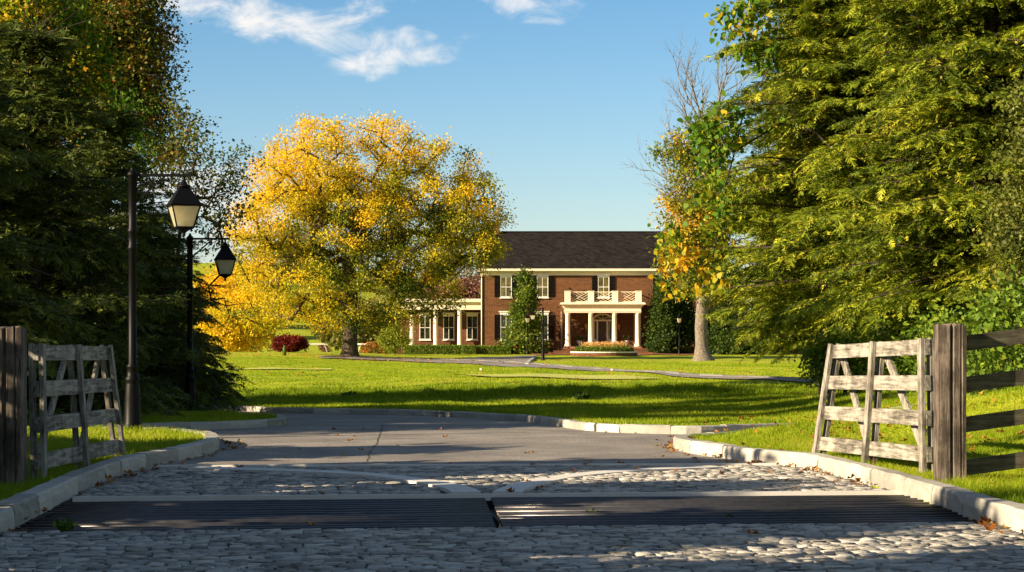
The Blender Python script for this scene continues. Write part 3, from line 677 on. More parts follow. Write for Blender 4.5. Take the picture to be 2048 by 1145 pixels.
# ------------------------------------------------------------------ the house
HD = 170.0; SC = F / HD
hx = lambda px: (px - 1024) / SC
hz = lambda py: EYE + (HY - py) / SC
def house():
    X0, X1 = hx(962), hx(1452); ZB, ZE = -.15, hz(545)
    t = thing('brick_house', 'two storey red brick house with dark shingle roof, black shutters and white columned portico', 'house', (hx(1207), HD, -.12))
    O = Vector((hx(1207), HD, -.12))
    def B(mb, name, mat, parent=None): o = mb.build(name, mat, None, origin=O); o.location = (0, 0, 0); o.parent = parent or t; return o
    DEP = 11.0
    B(MB().box(X0, X1, HD, HD + DEP, ZB - 1, ZE), 'wall', MT['brick'])
    # roof: gable along x
    ez, rz_ = hz(538), hz(463) * 1.0; rz_ = EYE + (HY - 464) / F * (HD + DEP / 2)
    mb = MB(); xa, xb = X0 - .35, X1 + .35; ya, yb, ym = HD - .55, HD + DEP + .55, HD + DEP / 2; th = .14
    A = [(xa, ya, ez), (xa, ym, rz_), (xa, yb, ez), (xa, yb, ez - th), (xa, ym, rz_ - th - .05), (xa, ya, ez - th)]
    mb.prism(A, [(xb, p[1], p[2]) for p in A]); roof = B(mb, 'roof', MT['shingle'])
    mb = MB(); A = [(X0, HD, ZE + .01), (X0, HD + DEP, ZE + .01), (X0, ym, rz_ - .35)]; mb.prism(A, [(X1, p[1], p[2]) for p in A]); B(mb, 'gable', MT['brick'])
    mb = MB().box(xa + .05, xb - .05, ym - .16, ym + .16, rz_ - .05, rz_ + .05, .02); B(mb, 'ridge_cap', MT['shingle'], roof)
    for cx in (hx(985), X1 - .8):
        ch = B(MB().box(cx - .55, cx + .55, ym - .5, ym + .5, rz_ - 1.2, rz_ + .55).box(cx - .62, cx + .62, ym - .57, ym + .57, rz_ + .55, rz_ + .75).box(cx - .5, cx + .5, ym - .45, ym + .45, rz_ + .75, rz_ + .85), 'chimney', MT['brick'], roof)
    # cornice
    mb = MB(); zc = ez - th
    mb.box(X0 - .04, X1 + .04, HD - .06, HD + .01, zc - .42, zc - .17).box(X0 - .12, X1 + .12, HD - .16, HD + .012, zc - .165, zc - .10).box(X0 - .30, X1 + .30, HD - .42, HD + .014, zc - .095, zc - .004)
    mb.box(xa - .02, xb + .02, ya - .12, ya - .002, zc - .06, zc + .13)
    B(mb, 'cornice', MT['cream'])
    B(MB().tube([(X0 + .06, HD - .07, ZB), (X0 + .06, HD - .07, zc - .45)], [.05, .05], 8), 'downpipe', MT['cream'])
    # windows
    def window(cx, z0, z1, w, pane='pane', shut=True, y=HD, hood=True):
        wx0, wx1 = cx - w / 2, cx + w / 2; mb = MB(); f = .06; yf = y - .05
        mb.box(wx0, wx0 + f, yf, y + .03, z0, z1).box(wx1 - f, wx1, yf, y + .03, z0, z1).box(wx0 + f, wx1 - f, yf, y + .03, z1 - f, z1).box(wx0 + f, wx1 - f, yf, y + .03, z0, z0 + f)
        zm = (z0 + z1) / 2; mb.box(wx0 + f, wx1 - f, yf + .008, y + .02, zm - .025, zm + .025).box(cx - .018, cx + .018, yf + .014, y + .02, z0 + f, zm - .025).box(cx - .018, cx + .018, yf + .014, y + .02, zm + .025, z1 - f)
        wn = B(mb, 'window', MT['white'])
        B(MB().box(wx0 + f, wx1 - f, y - .022, y - .006, z0 + f, z1 - f), 'pane', MT[pane], wn)
        B(MB().box(wx0 - .06, wx1 + .06, y - .13, y + .01, z0 - .11, z0 - .002, .01), 'sill', MT['white'], wn)
        if hood: B(MB().box(wx0 - .04, wx1 + .04, y - .09, y + .01, z1 + .003, z1 + .20).box(wx0 - .13, wx1 + .13, y - .16, y + .012, z1 + .20, z1 + .29, .01), 'lintel', MT['white'], wn)
        if shut:
            for sx in (wx0 - .49, wx1 + .02):
                mb = MB(); a, b = sx, sx + .47; zc0, zc1 = z0 + .02, z1
                mb.box(a, a + .06, y - .075, y - .02, zc0, zc1).box(b - .06, b, y - .075, y - .02, zc0, zc1)
                for zz in (zc0, (zc0 + zc1) / 2 - .04, zc1 - .08): mb.box(a + .06, b - .06, y - .07, y - .02, zz, zz + .08)
                zz = zc0 + .1
                while zz < zc1 - .1: mb.box(a + .06, b - .06, y - .055, y - .025, zz, zz + .035); zz += .075
                B(mb, 'shutter', MT['shutter'])
    cx0 = hx(1207)
    for dx in (-195, -122, 122, 195):
        c = hx(1207 + dx); window(c, hz(595), hz(554), .97, 'pane_curtain' if dx < 0 else 'pane'); window(c, hz(680.5), hz(629.5), .97)
    window(cx0, hz(595), hz(554), .97, 'pane_curtain')
    # portico
    PY = HD - 3.0
    zf = hz(694); zt0, zt1 = hz(626), hz(605); k = (HD - 3) / HD
    pxs = [1135.5, 1181.5, 1229, 1275.5]
    cxs = [(p - 1024) / F * PY for p in pxs]; zf = EYE + (HY - 693.5) / F * PY; z26 = EYE + (HY - 626) / F * PY; z05 = EYE + (HY - 605.5) / F * PY
    xl, xr = (1129 - 1024) / F * PY, (1281.5 - 1024) / F * PY
    B(MB().box(xl - .1, xr + .1, PY - .4, HD - .003, -.6, zf - .01), 'porch_floor', MT['patio'])
    mb = MB(); st = 5; dz = (zf + .06) / st
    for i in range(1, st):
        e = .33 * i; mb.box(xl - .1 - e * 1.3, xr + .1 + e * 1.3, PY - .4 - e, HD - .006 - i * .003, -.6 - i * .01, zf - dz * i)
    B(mb, 'steps', MT['brick'])
    for cx in cxs:
        prof = [(.28, zf - .01), (.28, zf + .07), (.25, zf + .10), (.265, zf + .16), (.215, zf + .20), (.205, zf + .9), (.185, z26 - .22), (.21, z26 - .19), (.19, z26 - .16), (.24, z26 - .09), (.26, z26 - .0)]
        B(MB().lathe(cx, PY, prof, 20), 'column', MT['cream'])
    for cx in (cxs[0], cxs[-1]):
        B(MB().box(cx - .14, cx + .14, HD - .12, HD - .004, zf, z26), 'pilaster', MT['cream'])
    for cx in (cxs[0] - .45, cxs[-1] + .42):
        B(MB().tube([(cx, HD - .12, zf - .9), (cx, HD - .12, z26 + .1), (cx + (.1 if cx < cxs[0] else -.1), PY - .2, z26 + .5)], [.05] * 3, 8), 'downpipe', MT['cream'])
    zm = z26 + (z05 - z26) * .52
    mb = MB().box(xl, xr, PY - .27, PY + .25, z26, zm).box(xl, xl + .5, PY + .25, HD - .004, z26, zm).box(xr - .5, xr, PY + .25, HD - .004, z26, zm)
    mb.box(xl - .05, xr + .05, PY - .32, PY + .24, z26 + .10, z26 + .13)
    mb.box(xl - .08, xr + .08, PY - .36, HD - .008, zm, zm + .12).box(xl - .2, xr + .2, PY - .5, HD - .01, zm + .12, zm + .22).box(xl - .36, xr + .36, PY - .68, HD - .012, zm + .22, z05 - .05, .03)
    mb.box(xl - .3, xr + .3, PY - .6, HD - .014, z05 - .05, z05)
    B(mb, 'entablature', MT['cream'])
    B(MB().box(xl + .51, xr - .51, PY + .26, HD - .016, zm - .06, zm - .01), 'porch_ceiling', MT['cream'])
    # roof balustrade
    zb1 = EYE + (HY - 582.5) / F * PY; bx = [(p - 1024) / F * PY for p in (1135, 1182, 1230, 1277)]
    for x in bx: B(MB().box(x - .24, x + .24, PY - .24, PY + .24, z05, zb1 - .05).box(x - .28, x + .28, PY - .28, PY + .28, zb1 - .05, zb1 + .01, .01), 'balustrade_post', MT['cream'])
    def lattice(a, b, y0, along='x'):
        mb = MB(); z0, z1 = z05 + .06, zb1 - .08
        P = (lambda q, z: (q, y0, z)) if along == 'x' else (lambda q, z: (y0, q, z)); sd = (0, 1, 0) if along == 'x' else (1, 0, 0)
        mb.bar(P(a, z1), P(b, z1), .09, .06, sd); mb.bar(P(a, z0), P(b, z0), .09, .06, sd)
        w = b - a; hh = z1 - z0
        def fam(sl, region, d):
            for c in np.arange(-1, 2.01, .25):
                tt = [u for u in np.linspace(0, 1, 81) if 0 <= c + sl * u <= 1 and region(u, c + sl * u)]
                if len(tt) > 6: mb.bar(P(a + w * tt[0], z0 + hh * (c + sl * tt[0])), P(a + w * tt[-1], z0 + hh * (c + sl * tt[-1])), .014 + d, .03, sd)
        fam(-1, lambda u, v: (v >= u and v >= 1 - u) or (v <= u and v <= 1 - u), 0); fam(1, lambda u, v: (v >= u and v <= 1 - u) or (v <= u and v >= 1 - u), .004)
        B(mb, 'balustrade_panel', MT['cream'])
    for i in range(3): lattice(bx[i] + .24, bx[i + 1] - .24, PY)
    for x in (bx[0], bx[-1]): lattice(PY + .24, HD - .02, x, 'y')
    # door, sidelights, fanlight
    dxl, dxr = hx(1187.5), hx(1224); dz1 = hz(643)
    mb = MB(); y = HD
    da, db = hx(1196), hx(1213)
    for (a, b) in ((dxl - .1, dxl + .06), (da - .12, da), (db, db + .12), (dxr - .06, dxr + .1)): mb.box(a, b, y - .12, y - .002, zf - .02, dz1)
    mb.box(dxl - .16, dxr + .16, y - .16, y - .001, dz1, dz1 + .14)
    for (a, b) in ((dxl + .06, da - .12), (db + .12, dxr - .06)): mb.box(a, b, y - .09, y - .003, zf - .02, zf + .6)
    n = 16; cxm = (dxl + dxr) / 2; ra = (dxr - dxl) / 2 + .1; rb = hz(627.5) - dz1 - .14; zo = dz1 + .14
    A = []; Bq = []
    for i in range(n + 1):
        th = math.pi * i / n; A.append((cxm + ra * math.cos(th), zo + rb * math.sin(th))); Bq.append((cxm + (ra - .12) * math.cos(th), zo + (rb - .12) * math.sin(th)))
    for i in range(n):
        q = [A[i], A[i + 1], Bq[i + 1], Bq[i]]; mb.prism([(p[0], y - .12, p[1]) for p in q], [(p[0], y - .002, p[1]) for p in q])
    for th in (45, 90, 135): mb.bar((cxm, y - .07, zo), (cxm + (ra - .12) * math.cos(rad(th)), y - .07, zo + (rb - .12) * math.sin(rad(th))), .05, .04, (0, 1, 0))
    B(mb, 'door_surround', MT['cream'])
    mb = MB(); mb.prism([(p[0], y - .04, p[1]) for p in Bq], [(p[0], y - .003, p[1]) for p in Bq]); B(mb, 'fanlight', MT['pane_curtain'])
    for (a, b) in ((dxl + .06, da - .12), (db + .12, dxr - .06)): B(MB().box(a, b, y - .04, y - .003, zf + .6, dz1), 'sidelight', MT['pane_curtain'])
    d = B(MB().box(da, db, y - .07, y - .004, zf - .02, dz1 - .002).box(da + .1, db - .1, y - .09, y - .069, zf + .2, zf + .9, .01).box(da + .1, db - .1, y - .09, y - .069, zf + 1.05, dz1 - .15, .01), 'door', MT['door'])
    B(MB().box(db - .09, db - .05, y - .13, y - .07, zf + .95, zf + 1.1), 'handle', MT['copper'], d)
    for px in (1172, 1237.5):
        x = hx(px); zl = hz(653)
        w = B(MB().lathe(x, HD - .28, [(.02, zl + .26), (.13, zl + .14), (.14, zl + .1), (.13, zl + .08), (.09, zl - .26), (.02, zl - .32), (.015, zl - .5)], 8).box(x - .02, x + .02, HD - .26, HD - .003, zl - .36, zl - .30), 'wall_lantern', MT['copper'])
    # left wing
    W0 = HD + 2.4; sc = F / W0; wx = lambda p: (p - 1024) / sc; wz = lambda q: EYE + (HY - q) / sc
    X2 = wx(800); zt = wz(599); zb = wz(620.5)
    B(MB().box(X2, X0 - .003, W0, HD + DEP - 1.5, ZB - 1, zb + .3), 'wing_wall', MT['brick'])
    PW = W0 - 1.7; sp = F / PW
    B(MB().box(X2 - .2, X0 - .004, PW - .3, W0 - .003, -1, EYE + (HY - 693) / sp), 'wing_floor', MT['brick'])
    mb = MB().box(X2 - .1, X0 - .005, PW - .25, PW + .25, zb, zt - .42).box(X2 - .22, X0 - .006, PW - .38, HD + 9, zt - .42, zt - .3).box(X2 - .4, X0 - .007, PW - .58, HD + 9.1, zt - .3, zt, .03)
    B(mb, 'wing_entablature', MT['cream'])
    zq = EYE + (HY - 692.5) / sp
    for p in (824, 871.5, 919.5):
        x = (p - 1024) / sp
        B(MB().lathe(x, PW, [(.27, zq - .02), (.27, zq + .08), (.24, zq + .12), (.2, zq + .2), (.175, zb - .22), (.2, zb - .19), (.18, zb - .16), (.24, zb - .08), (.25, zb - .0)], 18), 'wing_column', MT['cream'])
    for p in (850, 897.5, 944.5): window(wx(p), wz(679.5), wz(632), .95, 'pane', False, W0)
    mb = MB(); R0 = EYE + 0.0
    # far right service wing, low, glimpsed through the branches
    t2 = thing('service_wing', 'low white trimmed brick wing behind the drooping hemlock branches at right', 'building', (hx(1600), HD + 4, -.12)); O2 = Vector((hx(1600), HD + 4, -.12))
    def B2(mb, name, mat, parent=None): o = mb.build(name, mat, None, origin=O2); o.location = (0, 0, 0); o.parent = parent or t2; return o
    B2(MB().box(X1 + .02, X1 + 14, HD + 4, HD + 10, -.8, 3.1), 'wall', MT['brick']); B2(MB().box(X1 + .02, X1 + 14.3, HD + 3.6, HD + 10.4, 3.1, 3.5, .05), 'roof', MT['shingle'])
    for xx in (X1 + 3.5, X1 + 6.5, X1 + 9.5):
        w = B2(MB().box(xx - .6, xx + .6, HD + 3.93, HD + 3.998, .7, 2.5), 'window', MT['white']); B2(MB().box(xx - .5, xx - .03, HD + 3.91, HD + 3.929, .8, 2.4).box(xx + .03, xx + .5, HD + 3.91, HD + 3.929, .8, 2.4), 'pane', MT['pane'], w)
    return t, cxs, zf
HOUSE, PCX, PZF = house()
# urns with plants on the porch floor
def urn(x, y, z, label):
    t = thing('urn', label, 'urn', (x, y, z), group='urns on the porch')
    MB().lathe(0, 0, [(.14, 0), (.14, .05), (.06, .1), (.06, .18), (.2, .34), (.24, .46), (.27, .5), (.24, .5)], 14).build('bowl', MT['white'], t)
    rng = np.random.default_rng(int(x * 10)); n = 160; P = rng.normal(0, .15, (n, 3)); P[:, 2] = P[:, 2] * .7 + .72
    V, Fs, tn = inst(LEAF, LEAFF, P, frames(rng.normal(0, 1, (n, 3)), rng.normal(0, 1, (n, 3))), np.full(n, .12), rng.random(n)); np_obj('foliage', V, Fs, MT['hedge'], t, tone=tn)
urn(hx(1157.5), HD - 1.6, PZF - .01, 'white urn with dark plant on the porch left of the front door')
urn(hx(1250.5), HD - 1.6, PZF - .01, 'white urn with dark plant on the porch right of the front door')

# circular planter
def planter():
    cx, cy = (1208.5 - 1024) / F * 153, 153.2; z = zsurf(cx, cy); r = 2.55
    t = thing('round_planter', 'low round brick planter wall with clipped hedge and flowers before the portico', 'planter', (cx, cy, z)); mb = MB()
    n = 40; prof = [(r, -.2), (r, .27), (r - .3, .27), (r - .3, .15)]; mb.lathe(0, 0, prof, n, smooth=False); mb.build('wall', MT['brick'], t)
    MB().lathe(0, 0, [(r + .04, .272), (r + .05, .36), (r - .34, .36), (r - .34, .272)], n, smooth=False).build('coping', MT['concrete'], t)
    rng = np.random.default_rng(5); n = 9000; ph = rng.uniform(0, 2 * math.pi, n); rr = 1.95 + rng.uniform(-.27, .3, n); zz = rng.uniform(.3, .72, n)
    P = np.stack([rr * np.cos(ph), rr * np.sin(ph), zz], -1); d = rng.normal(0, 1, (n, 3)); V, Fs, tn = inst(LEAF, LEAFF, P, frames(d, rng.normal(0, 1, (n, 3))), rng.uniform(.06, .11, n), rng.random(n)); np_obj('hedge', V, Fs, MT['evergreen'], t, tone=tn)
    n = 6000; ph = rng.uniform(0, 2 * math.pi, n); rr = 1.75 * np.sqrt(rng.random(n)); zz = rng.uniform(.4, 1.05, n) + .05 * np.sin(ph * 5)
    P = np.stack([rr * np.cos(ph), rr * np.sin(ph), zz], -1); d = rng.normal(0, 1, (n, 3)); V, Fs, tn = inst(LEAF, LEAFF, P, frames(d, rng.normal(0, 1, (n, 3))), rng.uniform(.06, .12, n), np.clip((zz - .4) * 1.1 + rng.normal(0, .15, n), 0, 1)); np_obj('flowers', V, Fs, MT['flowers'], t, tone=tn)
planter()

# ------------------------------------------------------------------ lamps
def arm_lamp(name, label, x, y, z, H, sgn=1, group='arm street lamps', rot=0):
    t = thing(name, label, 'street lamp', (x, y, z), 0 if sgn > 0 else math.pi, group); t['k'] = 0; del t['k']
    s = H / 4.17; f = lambda *a: tuple(q * s for q in a)
    prof = [(.165, -.1), (.165, .04), (.15, .08), (.135, .12), (.125, .5), (.112, .72), (.105, .76), (.12, .78), (.12, .82), (.095, .85), (.085, .98), (.095, .99), (.095, 1.02), (.068, 1.05), (.062, 2.85), (.08, 2.87), (.08, 2.90), (.066, 2.93), (.066, 3.12), (.082, 3.14), (.082, 3.17), (.066, 3.2), (.066, 4.02), (.085, 4.03), (.085, 4.07), (.05, 4.11), (.03, 4.13), (.035, 4.15), (.0, 4.18)]
    MB().lathe(0, 0, [f(*p) for p in prof], 16).build('pole', MT['black_metal'], t)
    mb = MB().box(*f(.05, .92, -.022, .022, 4.02, 4.065)); mb.bar(f(.05, 0, 3.62), f(.52, 0, 4.03), .03 * s, .03 * s, (0, 1, 0))
    for (cx, cz, r) in ((.12, 3.86, .075), (.24, 3.94, .06)):
        pts = [f(cx + r * (1 - q * .05) * math.cos(q), 0, cz + r * (1 - q * .05) * math.sin(q)) for q in np.linspace(-1, 5.2, 16)]; mb.tube(pts, [.01 * s] * 16, 5)
    mb.build('arm', MT['black_metal'], t)
    LX, rt, rot_ = .815, 0, rad(rot)
    mb = MB(); mb.tube([f(LX, 0, 4.04), f(LX, 0, 3.9)], [.022 * s] * 2, 8)
    c4 = lambda r, z: [(s * (LX + r * math.cos(rot_ + math.pi / 4 + math.pi / 2 * k)), s * r * math.sin(rot_ + math.pi / 4 + math.pi / 2 * k), s * z) for k in range(4)]
    mb.lathe(LX * s, 0, [f(.03, 3.96), f(.045, 3.93), f(.06, 3.90), f(.11, 3.88), f(.11, 3.855), f(.06, 3.85)], 12)
    mb.prism(c4(.34, 3.575), c4(.10, 3.86)); mb.prism(c4(.345, 3.545), c4(.355, 3.574))
    mb.prism(c4(.19, 3.19), c4(.20, 3.225)); mb.lathe(LX * s, 0, [f(.0, 3.06), f(.02, 3.07), f(.03, 3.1), f(.02, 3.12), f(.07, 3.16), f(.14, 3.189)], 10)
    a, b = c4(.31, 3.545), c4(.195, 3.225)
    for k in range(4): mb.bar(a[k], b[k], .022 * s, .022 * s, (0, 1, 0))
    lan = mb.build('lantern', MT['black_metal'], t)
    a, b = c4(.298, 3.543), c4(.183, 3.227); mb = MB()
    mb.add(a + b, [(k, (k + 1) % 4, 4 + (k + 1) % 4, 4 + k) for k in range(4)]); mb.build('glass', MT['lampglass'], lan)
    MB().lathe(LX * s, 0, [f(.03, 3.226), f(.03, 3.28), f(.035, 3.32), f(.02, 3.42), f(.0, 3.46)], 8).build('bulb', MT['white'], lan)
    return t
p = at(265, 865, 29.5); arm_lamp('street_lamp', 'black street lamp with lantern on arm, tallest in view, beside the left kerb', p.x, 29.5, zsurf(p.x, 29.5), at(265, 335, 29.5).z - zsurf(p.x, 29.5), rot=20)
p = at(380, 838, 45); arm_lamp('street_lamp', 'black street lamp with lantern on arm, on the grass island behind the tallest lamp', p.x, 45, zsurf(p.x, 45), at(380, 467, 45).z - zsurf(p.x, 45), rot=12)
p = at(1086, 725, 124); arm_lamp('street_lamp', 'small distant black street lamp whose arm points left, beside the kerb before the house', p.x, 124, zsurf(p.x, 124), 3.3, -1)
def post_lamp(label, px, D):
    x = (px - 1024) / F * D; z = zsurf(x, D); t = thing('post_lamp', label, 'lamp post', (x, D, z), group='lamp posts by the house')
    MB().lathe(0, 0, [(.12, -.1), (.12, .1), (.08, .2), (.07, .7), (.085, .72), (.05, .78), (.04, 2.5), (.07, 2.52), (.05, 2.6), (.03, 2.62)], 10).build('pole', MT['black_metal'], t)
    c4 = lambda r, z: [(r * math.cos(math.pi / 4 + math.pi / 2 * k + .3), r * math.sin(math.pi / 4 + math.pi / 2 * k + .3), z) for k in range(4)]
    mb = MB(); mb.prism(c4(.12, 2.6), c4(.13, 2.64)); mb.prism(c4(.25, 3.0), c4(.06, 3.22)); mb.lathe(0, 0, [(.06, 3.2), (.05, 3.3), (.02, 3.35), (.03, 3.4), (0, 3.48)], 8)
    a, b = c4(.22, 3.0), c4(.125, 2.64)
    for k in range(4): mb.bar(a[k], b[k], .02, .02, (0, 1, 0))
    l = mb.build('lantern', MT['black_metal'], t); a, b = c4(.21, 2.998), c4(.115, 2.642); MB().add(a + b, [(k, (k + 1) % 4, 4 + (k + 1) % 4, 4 + k) for k in range(4)]).build('glass', MT['lampglass'], l)
post_lamp('black post top lantern in front of the left conical evergreen by the house', 1055, 165)
post_lamp('black post top lantern on the lawn beside the grey trunk tree', 1358.5, 164)

# ------------------------------------------------------------------ gates, posts, fences
def gate(label, nb, nt, fb, ft, backs):
    """nb, nt, fb, ft: near bottom, near top, far bottom, far top in world; backs: unit vector toward the back stiles"""
    nb, nt, fb, ft = map(Vector, (nb, nt, fb, ft)); t = thing('wooden_gate', label, 'gate', tuple(nb), group='open wooden gates'); O = nb.copy()
    L = (fb - nb).length; bk = Vector(backs).normalized()
    bot = lambda u: nb + (fb - nb) * u; top = lambda u: nt + (ft - nt) * u
    pt = lambda u, v: bot(u) * (1 - v) + top(u) * v
    dirn = (fb - nb).normalized()
    def obj(mb, nm, mt, a, ax):
        o = mb.build(nm, mt, t); return o
    for i, u in enumerate((0.0, .5, 1.0)):
        for sgn, w in ((-1, .095), (1, .09)):
            off = bk * (.05 * sgn); a, b = bot(u) + off - O - Vector((0, 0, .02)), top(u) + off - O
            m = MB(); m.bar(a, b, .105, .042, dirn); obj(m, 'stile', MT['wood_z'], None, 2)
    for v in (.13, .40, .665, .935):
        m = MB(); n = 6
        for k in range(n):
            u0, u1 = -.02 + 1.04 * k / n, -.02 + 1.04 * (k + 1) / n
            q = lambda u: [pt(u, v - .058) - O + bk * .026, pt(u, v + .058) - O + bk * .026, pt(u, v + .058) - O - bk * .026, pt(u, v - .058) - O - bk * .026]
            m.prism(q(u0), q(u1))
        o = obj(m, 'rail', MT['wood_x'], None, 0)
        # run the grain along the rail
        ang = math.atan2(dirn.y, dirn.x); me = o.data
        ca, sa = math.cos(-ang), math.sin(-ang)
        for vv in me.vertices: x, y = vv.co.x, vv.co.y; vv.co.x = x * ca - y * sa; vv.co.y = x * sa + y * ca
        o.rotation_euler = (0, 0, ang); o.location = (0, 0, 0)
    for u0, u1 in ((.98, .55), (.48, .05)):
        m = MB(); m.bar(pt(u0, .90) - O + bk * .085, pt(u1, .06) - O + bk * .085, .10, .03, dirn); obj(m, 'brace', MT['wood_z'], None, 2)
    # strap hinges
    for v in (.3, .78):
        m = MB(); m.bar(pt(-.03, v) - O + bk * .10, pt(.10, v) - O + bk * .10, .04, .01, (0, 0, 1)); obj(m, 'hinge', MT['steel'], None, 0)
    return t
def W(px, py, D): return tuple(at(px, py, D))
gate('sunlit weathered wooden gate leaning open on the right beside the thick post', W(1855, 944, 20.0), W(1851, 677, 20.1), W(1636, 916, 23.2), W(1671, 689, 23.0), (1, .18, 0))
gate('shaded weathered wooden gate standing open on the left under the trees', W(78, 959, 19.2), W(74, 688, 19.3), W(240, 922, 22.8), W(211, 692, 22.5), (-1, .05, 0))
def post(label, px, ptop, pbot, D, w, d, lean=0):
    a = at(px, pbot, D); b = at(px, ptop, D); t = thing('gate_post', label, 'fence post', (a.x, a.y, a.z - .0), group='thick gate posts')
    H = b.z - a.z; rnd = random.Random(px); m = MB(); n = 9; segs = 8; V = []
    # squared log with split, uneven faces
    out = [(-w / 2, -d / 2), (-w * .10, -d / 2 - .006), (-w * .02, -d / 2 + .03), (w * .06, -d / 2 - .004), (w * .27, -d / 2), (w * .31, -d / 2 + .018), (w * .36, -d / 2), (w / 2, -d / 2 + .01), (w / 2 - .005, d / 2), (-w / 2 + .008, d / 2)]
    k = len(out); ph = [rnd.uniform(0, 6) for _ in out]
    for i in range(segs + 1):
        q = i / segs
        for j, (x, y) in enumerate(out): V.append((x * (1 + .02 * math.sin(q * 7 + ph[j])) + lean * q, y * (1 + .02 * math.sin(q * 5 + ph[j])), -.3 + (H + .3) * q + (rnd.uniform(-.025, .012) if i == segs else 0)))
    fs = [(i * k + j, i * k + (j + 1) % k, (i + 1) * k + (j + 1) % k, (i + 1) * k + j) for i in range(segs) for j in range(k)] + [tuple(segs * k + j for j in range(k))]
    m.add(V, fs); m.build('timber', MT['post'], t); return t
PR = post('thick split wooden post at the end of the rail fence, hung with the sunlit gate', 1899, 649, 962, 18.9, .265, .26)
PL = post('thick dark wooden post at the left picture edge beside the shaded gate', 17, 655, 972, 18.6, .29, .26)
# rail fence to the right
def rail_fence(label, x0, D0, dirx, diry, n, z0off, flip=1):
    t = thing('rail_fence', label, 'fence', (x0, D0, zsurf(x0, D0)), group='rail fences'); L = 2.6
    O = Vector((x0, D0, zsurf(x0, D0)))
    for i in range(n):
        ax, ay = x0 + dirx * L * i, D0 + diry * L * i; bx, by = ax + dirx * L, ay + diry * L
        for k, zz in enumerate((.10, .48, .93, 1.33)):
            za = zsurf(ax, ay) + zz; zb = zsurf(bx, by) + zz
            if i == 0: za = at(1925, (939, 852, 772, 689)[k], 18.9).z if flip > 0 else za
            if flip > 0: za = at(1925, (939, 852, 772, 689)[k], 18.9).z + (0, .34, .54)[i]; zb = at(1925, (939, 852, 772, 689)[k], 18.9).z + (.34, .54, .6)[i]
            m = MB(); a, b = Vector((ax, ay, za)) - O, Vector((bx, by, zb)) - O; mid = (a + b) / 2 + Vector((0, 0, -.012))
            ang = math.atan2(diry, dirx)
            m.bar(a, mid, .045, .145, (-diry, dirx, 0)); m.bar(mid, b, .045, .145, (-diry, dirx, 0))
            o = m.build('rail', MT['rail'], t); ca, sa = math.cos(-ang), math.sin(-ang)
            for vv in o.data.vertices: x, y = vv.co.x, vv.co.y; vv.co.x = x * ca - y * sa; vv.co.y = x * sa + y * ca
            o.rotation_euler = (0, 0, ang)
        zb = zsurf(bx, by); m = MB(); m.box(-.09, .09, -.09, .09, -.3, 1.5, .01); o = m.build('post', MT['post'], t); o.location = Vector((bx, by, zb)) - O
    return t
rail_fence('four rail dark wooden fence running right from the thick split post', at(1918, 800, 18.9).x, 18.95, .985, .17, 3, 0)
rail_fence('dark wooden rail fence running left from the thick left post', at(0, 800, 18.6).x - .05, 18.65, -.99, .10, 2, 0, -1)

# ------------------------------------------------------------------ golf things in the middle distance
def golf_cart(label, x, y, rz, z=None):
    t = thing('golf_cart', label, 'golf cart', (x, y, zsurf(x, y) if z is None else z), rz, 'golf carts parked beyond the lawn')
    b = MB(); b.prism([(-1.15, -.55, .25), (1.15, -.55, .25), (1.2, -.55, .55), (.95, -.55, .85), (.55, -.55, .9), (.45, -.55, .4), (-.15, -.55, .4), (-.2, -.55, .7), (-1.1, -.55, .75), (-1.2, -.55, .5)], [(-1.15, .55, .25), (1.15, .55, .25), (1.2, .55, .55), (.95, .55, .85), (.55, .55, .9), (.45, .55, .4), (-.15, .55, .4), (-.2, .55, .7), (-1.1, .55, .75), (-1.2, .55, .5)]); b.build('body', MT['white'], t)
    s_ = MB(); s_.box(-.65, -.18, -.5, .5, .72, .85, .03).box(-.72, -.62, -.5, .5, .8, 1.2, .03); s_.build('seat', MT['cream'], t)
    r = MB(); r.box(-1.15, .85, -.58, .58, 1.82, 1.87, .02).box(-.9, .6, -.45, .45, 1.87, 1.93, .02); r.build('roof', MT['white'], t)
    for sy in (-.5, .5):
        m = MB(); m.bar((.95, sy, .85), (.6, sy, 1.82), .035, .035, (0, 1, 0)); m.build('windscreen_post', MT['white'], t); m = MB(); m.bar((-.85, sy, .75), (-.95, sy, 1.82), .035, .035, (0, 1, 0)); m.build('rear_post', MT['black'], t)
    for sx in (-.78, .82):
        for sy in (-.52, .52):
            m = MB(); m.tube([(sx, sy - .09, .22), (sx, sy + .09, .22)], [.22, .22], 14); w = m.build('wheel', MT['black'], t); m = MB(); m.tube([(sx, sy - .1, .22), (sx, sy + .1, .22)], [.11, .11], 10); m.build('rim', MT['white'], w)
    m = MB(); m.tube([(.62, .25, .8), (.42, .25, 1.05)], [.015] * 2, 5); m.tube([(.42 + .03 * math.sin(q), .25 + .15 * math.cos(q), 1.05 + .13 * math.sin(q)) for q in np.linspace(0, 6.28, 12)], [.015] * 12, 4); m.build('steering_wheel', MT['black'], t)
golf_cart('white golf cart parked beside the round burgundy shrub', -15.9, 163, .15)
golf_cart('white golf cart behind the orange flowers, nearer the maple trunk', -12.3, 168, 2.9)
golf_cart('white golf cart behind the orange flowers, farther from the maple trunk', -11.3, 171.5, .3)
def pin(px, py, ptop, label):
    x, y = gp(px, py, .12); z = zsurf(x, y); H = (py - ptop) / F * y; t = thing('practice_pin', label, 'practice pin', (x, y, z), group='practice pins on the putting green')
    MB().tube([(0, 0, -.05), (0, 0, H * .75)], [.01, .01], 6).build('rod', MT['copper'], t); MB().prism([(0, -.006, H * .70), (.06, -.006, H * .78), (.05, -.006, H), (-.02, -.006, H * .95)], [(0, .006, H * .70), (.06, .006, H * .78), (.05, .006, H), (-.02, .006, H * .95)]).build('flag', MT['white'], t)
